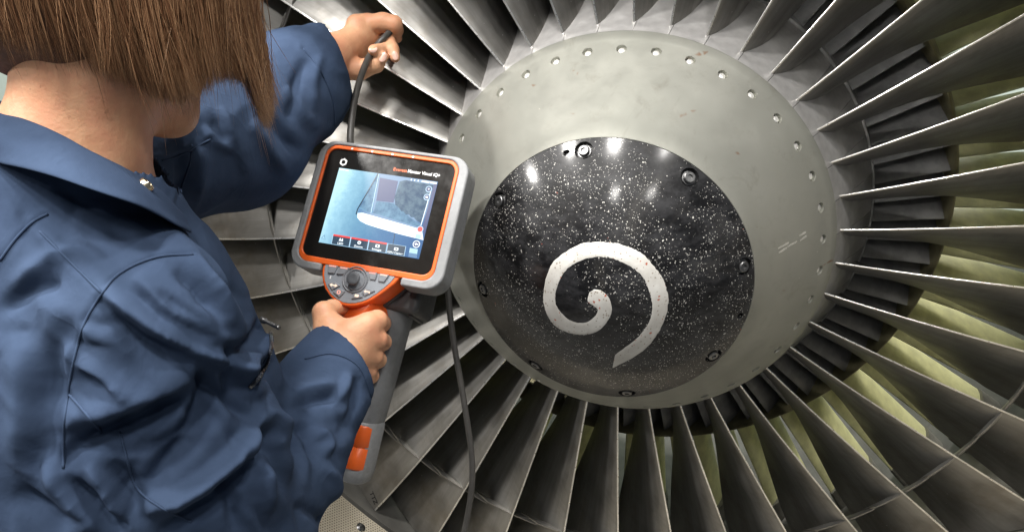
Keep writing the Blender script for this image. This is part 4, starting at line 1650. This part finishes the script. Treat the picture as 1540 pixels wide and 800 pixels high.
# keep only the near layer for lines drawn on it (far sleeve lies deeper)
dep = V[:, 2]
H = np.zeros(len(V))
for line, w, h, sk in FOLDS:
    L = cr2(line, 5)
    d, sd, t = seg_dist(px, L)
    far = np.mean([p[0] for p in line]) > 262 and np.mean([p[1] for p in line]) < 320
    lay = (dep > 0.70) if far else ((dep < 0.90) if np.mean([p[0] for p in line]) > 300 else (dep < 0.80))
    taper = np.clip(np.minimum(t, 1 - t) * 4, 0, 1) ** 0.7
    ww = w * np.where(sk * sd > 0, 0.55, np.where(sk * sd < 0, 1.5, 1.0))
    H += 0.001 * h * 1.35 * np.exp(-(d / (0.85 * ww)) ** 2) * (0.15 + 0.85 * taper) * front * lay


# smaller creases in between, running with the pull of the cloth
fr_ = np.random.default_rng(21)
SMALL = []
for (x0, y0, x1, y1, ang, sp, n, lay) in (
        (0, 300, 130, 800, 75, 22, 26, 'near'), (120, 430, 330, 640, 28, 20, 34, 'near'), (110, 620, 300, 800, -35, 25, 26, 'near'),
        (300, 620, 500, 800, 62, 18, 30, 'near'), (420, 560, 560, 680, -20, 30, 20, 'near'), (290, 400, 410, 600, 55, 20, 16, 'near'),
        (250, 170, 400, 320, 100, 25, 20, 'far'), (390, 90, 520, 240, 55, 25, 24, 'far'), (40, 280, 240, 400, 20, 18, 14, 'near')):
    for _ in range(n):
        cx, cy = fr_.uniform(x0, x1), fr_.uniform(y0, y1)
        a = math.radians(ang + fr_.normal(0, sp)); L_ = fr_.uniform(18, 60)
        bend = fr_.normal(0, 7)
        ux, uy = math.cos(a), math.sin(a)
        SMALL.append(([(cx - ux * L_, cy - uy * L_), (cx - uy * bend, cy + ux * bend), (cx + ux * L_, cy + uy * L_)],
                      fr_.uniform(7, 12), fr_.choice([-1, -1, 1]) * fr_.uniform(1.0, 2.6), lay))
for line, w, h, lay in SMALL:
    L = cr2(line, 3)
    c0 = np.mean(np.array(line), axis=0)
    sel = np.where((np.abs(px - c0).max(1) < 110) & front & ((dep > 0.70) if lay == 'far' else (dep < 0.92)))[0]
    if len(sel) == 0: continue
    d, sd, t = seg_dist(px[sel], L)
    H[sel] += 0.001 * h * (0.6 if lay == 'far' else 1.0) * np.exp(-(d / w) ** 2) * np.clip(np.minimum(t, 1 - t) * 3, 0, 1)


def vnoise(p, seed):
    """smooth value noise"""
    r = np.random.default_rng(seed).normal(0, 1, (32, 32, 32))
    i = np.floor(p).astype(int); f = p - i
    f = f * f * (3 - 2 * f)
    o = 0
    for dx in (0, 1):
        for dy in (0, 1):
            for dz in (0, 1):
                w = (f[:, 0] if dx else 1 - f[:, 0]) * (f[:, 1] if dy else 1 - f[:, 1]) * (f[:, 2] if dz else 1 - f[:, 2])
                o = o + w * r[(i[:, 0] + dx) % 32, (i[:, 1] + dy) % 32, (i[:, 2] + dz) % 32]
    return o


w1 = vnoise(V / 0.05, 3)
rid = 1 - np.abs(vnoise(V / np.array([0.040, 0.075, 0.055]) + 0.35 * w1[:, None], 5))
H += 0.0018 * (rid - 0.4) + 0.0013 * vnoise(V / 0.09, 8)
for line in SEAMS:
    L = cr2(line, 5)
    d, sd, t = seg_dist(px, L)
    near = front * (dep < (0.95 if np.mean([p[0] for p in line]) > 230 else 0.75))
    H += near * (-0.0012 * np.exp(-(d / 3.0) ** 2) + 0.0008 * np.exp(-((d - 6.0) / 4.0) ** 2) * (sd > 0))
V = V + N * H[:, None]
V = relax(V, F, 1, 0.35)
suit = body_mesh('coverall', V, F, MT['fabric'], person)
sb = suit.modifiers.new('smooth', 'SUBSURF'); sb.levels = 1; sb.render_levels = 1


# ---- folded collar
def strip(rows, name, mat, parent, th):
    m = len(rows[0]); v = [p for r in rows for p in r]; f = []
    for i in range(len(rows) - 1):
        for k in range(m - 1):
            f.append((i * m + k, i * m + k + 1, (i + 1) * m + k + 1, (i + 1) * m + k))
    o = mesh(name, to_world(np.array(v)), f, mat, parent)
    s = o.modifiers.new('thick', 'SOLIDIFY'); s.thickness = th; s.offset = 0
    b = o.modifiers.new('smooth', 'SUBSURF'); b.levels = 1; b.render_levels = 2
    return o


#   top edge (x, y, d) and outer edge (x, y, d) from the far side round the back to the front point
TOPE = [(150, 205, .690), (70, 185, .690), (2, 152, .665), (-28, 150, .625), (-20, 163, .585), (0, 170, .563), (32, 179, .549), (64, 191, .540), (98, 207, .534), (128, 224, .534), (158, 239, .540), (183, 251, .553), (203, 262, .572), (221, 272, .594), (232, 286, .606), (243, 303, .616)]
OUTE = [(150, 240, .715), (60, 235, .715), (-22, 198, .690), (-66, 200, .640), (-50, 225, .580), (0, 243, .536), (30, 250, .517), (64, 259, .504), (98, 270, .496), (128, 281, .494), (165, 294, .499), (202, 307, .512), (232, 322, .535), (258, 338, .562), (272, 345, .580), (284, 352, .598)]
rows = []
for a, b in zip(cr2(TOPE, 3), cr2(OUTE, 3)):
    A = Q(*a); B = Q(*b)
    ax = A - B
    nrm = np.cross(ax, UP); 
    o_ = A + UP * 0.0
    inn = NECK + UP * ((A - NECK) @ UP)
    inw = inn - A; inw = inw - UP * (inw @ UP); inw /= np.linalg.norm(inw)
    r = [A + inw * 0.007 - UP * 0.045, A + inw * 0.0065 - UP * 0.022, A + inw * 0.005 - UP * 0.006, A + inw * 0.001 + UP * 0.0005]
    for t in (0.10, 0.3, 0.55, 0.8, 1.0):
        q = A + (B - A) * t - inw * (0.006 * math.sin(PI * min(1, t * 1.2)) + 0.003 * t)
        r.append(q)
    rows.append(r)
collar = strip(rows, 'collar', MT['fabric'], person, 0.0028)

# press stud on the collar point
from mathutils.bvhtree import BVHTree
dg = bpy.context.evaluated_depsgraph_get()
cm = collar.evaluated_get(dg).to_mesh()
cb = BVHTree.FromPolygons([tuple(q.co) for q in cm.vertices], [tuple(q.vertices) for q in cm.polygons])
dd = to_world(Q(219, 279, 1.0)[None])[0] - CAM; dd /= np.linalg.norm(dd)
ht = cb.ray_cast(Vector(CAM), Vector(dd))
if ht[0] is None:
    pw, nw = to_world(Q(219, 279, .586)[None])[0], -dd
else:
    nw = ht[1] if ht[1].dot(Vector(dd)) < 0 else -ht[1]
    pw = np.array(ht[0] + nw * 0.001)
v, f = disc_prof([(-0.002, 0.0052), (0.001, 0.0052), (0.0018, 0.0046), (0.0016, 0.0036), (0.0006, 0.0032), (0.0006, 0.0022), (0.0022, 0.0018), (0.0026, 0.0010), (0.0026, 0)], 20)
st = mesh('press_stud', v, f, MT['brass'], person); sharp(st, 50)
st.matrix_world = frame_to(nw, pw)


# pocket zip on the chest: tape, teeth and a pull
from mathutils.bvhtree import BVHTree
sv_ = [tuple(q) for q in to_world(V)]
bvh = BVHTree.FromPolygons(sv_, [tuple(map(int, q)) for q in F])


def on_cloth(x, y, lift=0.001, dmax=2.0):
    q = Q(x, y, 1.0); d = to_world(q[None])[0] - CAM
    d /= np.linalg.norm(d)
    h = bvh.ray_cast(Vector(CAM), Vector(d), dmax)
    if h[0] is None:
        return None, None
    n = h[1]
    if n.dot(Vector(d)) > 0: n = -n
    return np.array(h[0] + n * lift), np.array(n)


# stitched seams standing proud of the cloth
for line in SEAMS:
    pp = []
    for q in smooth_path([np.array(l, float) for l in line], 10):
        p, n = on_cloth(q[0], q[1], 0.0002, 1.25)
        if p is not None and (not pp or np.linalg.norm(p - pp[-1]) < 0.03): pp.append(p)
    if len(pp) > 8:
        pp = np.array(pp)
        for _ in range(2): pp[1:-1] = (pp[:-2] + 2 * pp[1:-1] + pp[2:]) / 4
        v, f = tube(list(pp), 0.0010, 6)
        mesh('seam', v, f, MT['fabric'], person)
zl = cr2([(406, 500), (406, 520), (400, 545), (390, 563), (374, 582)], 8)
pts = []; nn = []
for q in zl:
    p, n = on_cloth(*q)
    if p is not None: pts.append(p); nn.append(n)
MT['zip'] = plain('black zip tape', (0.03, 0.035, 0.05), 0.7)
if len(pts) > 6:
    v, f = tube(pts, 0.0012, 8)
    zt = mesh('pocket_zip', v, f, MT['zip'], person)
    tv = []; tf = []
    cum = np.r_[0, np.cumsum(np.linalg.norm(np.diff(np.array(pts), axis=0), axis=1))]
    for s in np.arange(0, cum[-1], 0.0022):
        p = np.array([np.interp(s, cum, np.array(pts)[:, k]) for k in range(3)])
        n = np.array([np.interp(s, cum, np.array(nn)[:, k]) for k in range(3)]); n /= np.linalg.norm(n)
        p2 = np.array([np.interp(min(s + .001, cum[-1]), cum, np.array(pts)[:, k]) for k in range(3)]) - np.array([np.interp(max(s - .001, 0), cum, np.array(pts)[:, k]) for k in range(3)])
        t = p2 / np.linalg.norm(p2); b = np.cross(n, t)
        base = len(tv)
        for (i, j, k) in ((-1, -1, 0), (1, -1, 0), (1, 1, 0), (-1, 1, 0), (-1, -1, 1), (1, -1, 1), (1, 1, 1), (-1, 1, 1)):
            tv.append(p + t * 0.0007 * i + b * 0.0012 * j + n * (0.0007 + 0.0009 * k))
        tf += [tuple(base + q for q in fc) for fc in ((0, 3, 2, 1), (4, 5, 6, 7), (0, 1, 5, 4), (1, 2, 6, 5), (2, 3, 7, 6), (3, 0, 4, 7))]
    te = mesh('teeth', tv, tf, MT['darksteel'], zt, False)
    te['kind'] = 'stuff'
a_ = to_world(np.array([Q(393, 480, .735)]))[0]; b_ = to_world(np.array([Q(420, 493, .722)]))[0]
v, f = tube([a_, a_ * .75 + b_ * .25, a_ * .7 + b_ * .3, b_ * .9 + a_ * .1, b_], [0.0032, 0.0028, 0.0016, 0.0022, 0.0018], 8)
zp = mesh('zip_pull', v, f, MT['darksteel'], person)

# ---- hair: a solid under-layer and strands over it
def mat_hair(name, lo, hi):
    t = NT(name)
    oi = t.n('ShaderNodeNewGeometry')
    c = t.mix(t.ramp(oi.outputs['Random Per Island'], [(0.0, 0.0), (0.75, 0.55), (0.93, 0.75), (1.0, 1.6)]), lo, hi)
    t.set(color=c, rough=0.36, spec=0.5)
    return t.m


MT['hair'] = mat_hair('brown hair strand', (0.200, 0.090, 0.042), (0.62, 0.37, 0.20))
MT['scalp'] = plain('dark brown hair', (0.11, 0.052, 0.026), 0.6, 0, 0.3, 200)
BOB = [(-200, 40), (-40, 50), (0, 60), (25, 70), (55, 79), (127, 100), (191, 121), (240, 140), (268, 150), (290, 142), (310, 128), (330, 116), (360, 112), (376, 124), (388, 172), (402, 186), (418, 150), (440, 120), (470, 120)]
bx = [p[0] for p in BOB]; by = [p[1] for p in BOB]


def bob_y(x):
    return np.interp(x, bx, by)


def shell(phi, th, k):
    """point on the hair volume: azimuth phi (0 front, 90 right), polar angle from the crown, scale"""
    return hp(math.sin(phi) * math.sin(th) * 0.088 * k, math.cos(th) * 0.116 * k + 0.008, math.cos(phi) * math.sin(th) * 0.100 * k - 0.006)


def strand(phi, th0, k, jig, extra):
    pts = []
    th = th0
    while th < math.radians(92):
        kk = 1.0 + (k - 1.0) * min(1.0, (th - th0) / 0.6 + 0.25)
        pts.append(shell(phi + jig[0] * (th - th0), th, kk)); th += 0.16
    p = pts[-1].copy() if pts else shell(phi, th0, k)
    if not pts: pts.append(p.copy())
    d = (pts[-1] - pts[-2]) if len(pts) > 1 else -UP * 0.01
    d = d / np.linalg.norm(d)
    ctr = hp(0, 0, -0.01)
    frontness = max(0.0, math.cos(phi))
    for s in range(26):
        d = d * 0.72 + (-UP) * 0.28 + jig[1] * 0.035
        rad = p - ctr; rad -= UP * (rad @ UP); rad /= np.linalg.norm(rad)
        if math.cos(phi) < -0.2:
            d -= rad * 0.045 * min(1, s / 6)        # nape tapers in
        elif math.cos(phi) < 0.45:
            d -= rad * 0.03 * min(1, s / 5)
        d /= np.linalg.norm(d)
        p = p + d * 0.010
        pts.append(p.copy())
        q = to_px(p[None])[0]
        vis = math.sin(phi) > -0.35
        lim = bob_y(q[0]) + extra
        if (vis and q[1] > lim and s > 1) or (not vis and s > 2 + 1.5 * frontness + extra * 0.05):
            break
    return pts


hr = np.random.default_rng(5)
allp = []
NS = 17000
tries = 0
while len(allp) < NS:
    tries += 1
    phi = hr.uniform(-PI, PI)
    if math.sin(phi) < -0.4 and hr.random() < 0.55: continue
    th0 = math.radians(hr.choice([hr.uniform(4, 40), hr.uniform(30, 88)], p=[0.6, 0.4]))
    layer = hr.random()
    k = 1.02 + 0.20 * layer ** 1.3
    clump = math.sin(phi * 23 + 1.3 * math.sin(phi * 7)) * 0.5
    sweep = 0.16 * math.sin(phi * 5 + 0.7) + 0.10 * math.sin(phi * 11)
    jig = (hr.normal(0, 0.09) + sweep - 0.10 + 0.08 * clump, hr.normal(0, 0.7, 3) + FACE * 0.8)
    if hr.random() < 0.05: jig = (hr.normal(0, 0.2), hr.normal(0, 1.5, 3)); k += 0.035
    extra = hr.normal(-5, 4.5) - abs(hr.normal(0, 1)) * 11 * (layer > 0.6) + 4 * clump + (abs(hr.normal(0, 26)) if hr.random() < 0.05 else 0)
    s = strand(phi, th0, k, jig, extra)
    if len(s) > 5:
        allp.append(s)
    if tries > 80000: break
# mesh: three sided tapering tubes, many in one
M_ = 11
S = np.zeros((len(allp), M_, 3))
for i, s in enumerate(allp):
    s = np.array(s)
    c = np.r_[0, np.cumsum(np.linalg.norm(np.diff(s, axis=0), axis=1))]
    u = np.linspace(0, c[-1], M_)
    for k in range(3): S[i, :, k] = np.interp(u, c, s[:, k])
wv = hr.normal(0, 1, (len(allp), 1, 3)) * 0.0026 * np.sin(np.linspace(0, 1, M_)[None, :, None] * hr.uniform(3, 9, (len(allp), 1, 1)) + hr.uniform(0, 6, (len(allp), 1, 1)))
S += wv
gi = hr.choice(len(allp), 620, replace=False)
mid = S[:, 6]; gm = mid[gi]
near = np.zeros(len(allp), int)
for s0 in range(0, len(allp), 1000):
    near[s0:s0 + 1000] = ((mid[s0:s0 + 1000, None, :] - gm[None]) ** 2).sum(2).argmin(1)
Gd = S[gi][near]
tw = np.linspace(0, 1, M_)[None, :, None] ** 1.4 * hr.uniform(0.15, 0.8, (len(allp), 1, 1))
off = Gd - S
ok = (np.linalg.norm(off[:, -1], axis=1) < 0.035)[:, None, None]
S = S + off * tw * ok
T = np.gradient(S, axis=1); T /= np.linalg.norm(T, axis=2, keepdims=True) + 1e-12
A = np.cross(T, np.array([0.31, 0.2, 0.93])); A /= np.linalg.norm(A, axis=2, keepdims=True) + 1e-12
Bn = np.cross(T, A)
rad = (0.00024 * hr.uniform(0.6, 1.4, len(allp)))[:, None] * np.interp(np.linspace(0, 1, M_), [0, 0.1, 0.8, 1], [0.6, 1, 0.9, 0.12])[None, :]
vv = np.stack([S + (A * math.cos(a) + Bn * math.sin(a)) * rad[..., None] for a in (0, 2 * PI / 3, 4 * PI / 3)], 2)
vv = vv.reshape(-1, 3)
i0 = np.arange(len(allp))[:, None, None] * M_ * 3 + np.arange(M_ - 1)[None, :, None] * 3
k = np.arange(3)[None, None, :]; k2 = (k + 1) % 3
ff = np.stack([i0 + k, i0 + k2, i0 + 3 + k2, i0 + 3 + k], -1).reshape(-1, 4)
# under-layer
GH = [(0.02, [(ell(hp(0, 0.010, -0.006), HA, (0.089, 0.113, 0.104)), 0.01), (ell(hp(0.0, -0.028, -0.040), HA, (0.080, 0.070, 0.062)), 0.03), (ell(hp(0.062, -0.030, -0.004), HA, (0.024, 0.062, 0.050)), 0.02), (ell(hp(-0.062, -0.03, -0.004), HA, (0.024, 0.062, 0.050)), 0.02)],
       [ell(hp(0, -0.085, 0.105), HA, (0.066, 0.095, 0.075))])]
V, F = surface(GH, 0.004)
V = relax(V, F, 2, 0.5)
hair = body_mesh('hair', V, F, MT['scalp'], person)
hs = mesh('hair_strands', to_world(vv), ff, MT['hair'], hair)
hs['kind'] = 'stuff'
# eyes behind the fringe
MT['eye'] = plain('eye white', (0.75, 0.73, 0.70), 0.2, 0, 0.02)
v, f = lathe([(math.cos(a) * 0.0115, max(1e-5, math.sin(a) * 0.0115)) for a in np.linspace(0, PI, 12)], 18)
for s in (-1, 1):
    e = mesh('eye', v, f, MT['eye'], person)
    e.location = Vector(to_world(hp(0.031 * s, 0.008, 0.075)[None])[0])

# fingernails that show on the raised hand
MT['nail'] = plain('fingernail', (0.80, 0.50, 0.40), 0.28, 0, 0.04)
for (x, y, d, ux, uy, s) in ((594, 84, 1.0455, 0.25, 0.97, .0052), (561, 74.5, 1.0335, -1, 0.1, .0048), (575.5, 86, 1.0385, 0.4, -0.9, .0058)):
    c0 = P(x, y, d); fw = CR * ux - CU * uy; fw /= np.linalg.norm(fw)
    n = -CF * 0.95 + CU * 0.3; n = n - fw * (n @ fw); n /= np.linalg.norm(n); sd = np.cross(n, fw)
    v = []; f = []
    for i in range(5):
        for k in range(14):
            q = 2 * PI * k / 14; r_ = i / 4
            v.append(c0 + fw * s * 1.15 * r_ * math.cos(q) + sd * s * 0.85 * r_ * math.sin(q) + n * (0.0009 * (1 - (r_ * math.sin(q)) ** 2 * 2.2) - 0.0006 * r_ ** 3))
    for i in range(4):
        for k in range(14):
            k2 = (k + 1) % 14
            f.append((i * 14 + k, i * 14 + k2, i * 14 + 14 + k2, i * 14 + 14 + k))
    mesh('fingernail', v, f, MT['nail'], body)


# ================================================================ small marks on the engine
from mathutils.bvhtree import BVHTree


def hit_obj(o, x, y):
    inv = o.matrix_world.inverted()
    d = Vector(P(x, y, 1.0) - CAM).normalized()
    ok, loc, nor, _ = o.ray_cast(inv @ Vector(CAM), (inv.to_3x3() @ d).normalized())
    if not ok: return None
    n = (o.matrix_world.to_3x3() @ nor).normalized()
    if n.dot(d) > 0: n = -n
    return o.matrix_world @ loc, n


bpy.context.view_layer.update()
MT['marker'] = plain('black marker ink', (0.012, 0.012, 0.012), 0.6)
MT['etch'] = plain('pale etched marks', (0.62, 0.60, 0.54), 0.5)
# marker initials on the blade tip beside the case
best = None
for ch in rotor.children:
    if ch.name.startswith('fan_blade'):
        h = hit_obj(ch, 560, 748)
        if h:
            dd = (h[0] - Vector(CAM)).length
            if best is None or dd < best[0]: best = (dd, ch, h)
if best:
    _, ch, (p, n) = best
    h2 = hit_obj(ch, 566, 762)
    tx = ((h2[0] if h2 else Vector(P(566, 762, best[0]))) - p).normalized()
    tx = (tx - n * tx.dot(n)).normalized(); ty = n.cross(tx)
    o = text('TTZ', 0, 0, 15, 0, MT['marker'], None, off=0.35)
    Mx = Matrix.Identity(4)
    for i in range(3):
        Mx[i][0] = tx[i]; Mx[i][1] = ty[i]; Mx[i][2] = n[i]
    q = hit_obj(ch, 556, 740)
    Mx.translation = (q[0] if q else p) + n * 0.0006
    o.parent = ch; o.matrix_world = Mx; o.scale = (0.85, 1, 1)
# small etched inscription on the grey cone: rows of ticks too fine to read
ev = []; ef = []
rg = np.random.default_rng(2)
for (x0, y0, x1, y1, k) in ((1170, 374, 1186, 365, 9), (1171, 380, 1183, 373, 7), (1184, 371, 1199, 363, 7), (1202, 355, 1212, 349, 6), (1203, 362, 1213, 355, 6)):
    for i in range(k):
        t = (i + 0.5) / k
        h = hit_obj(cone_obj, x0 + (x1 - x0) * t, y0 + (y1 - y0) * t)
        if not h: continue
        p, n = h
        g = hit_obj(cone_obj, x0 + (x1 - x0) * t + (x1 - x0) * 0.05, y0 + (y1 - y0) * t + (y1 - y0) * 0.05)
        e1 = (g[0] - p).normalized(); e1 = (e1 - n * e1.dot(n)).normalized(); e2 = n.cross(e1)
        w = 0.00045 * rg.uniform(0.8, 1.4); hh = 0.0013 * rg.uniform(0.7, 1.1)
        b = len(ev)
        for s, u in ((-1, -1), (1, -1), (1, 1), (-1, 1)):
            ev.append(p + e1 * w * s + e2 * hh * u + n * 0.0004)
        for s, u in ((-1, -1), (1, -1), (1, 1), (-1, 1)):
            ev.append(p + e1 * w * s + e2 * hh * u - n * 0.0002)
        ef += [(b, b + 1, b + 2, b + 3), (b, b + 4, b + 5, b + 1), (b + 1, b + 5, b + 6, b + 2), (b + 2, b + 6, b + 7, b + 3), (b + 3, b + 7, b + 4, b)]
if ev:
    o = mesh('inscription', ev, ef, MT['etch'], cone_obj, False)
    o['kind'] = 'stuff'
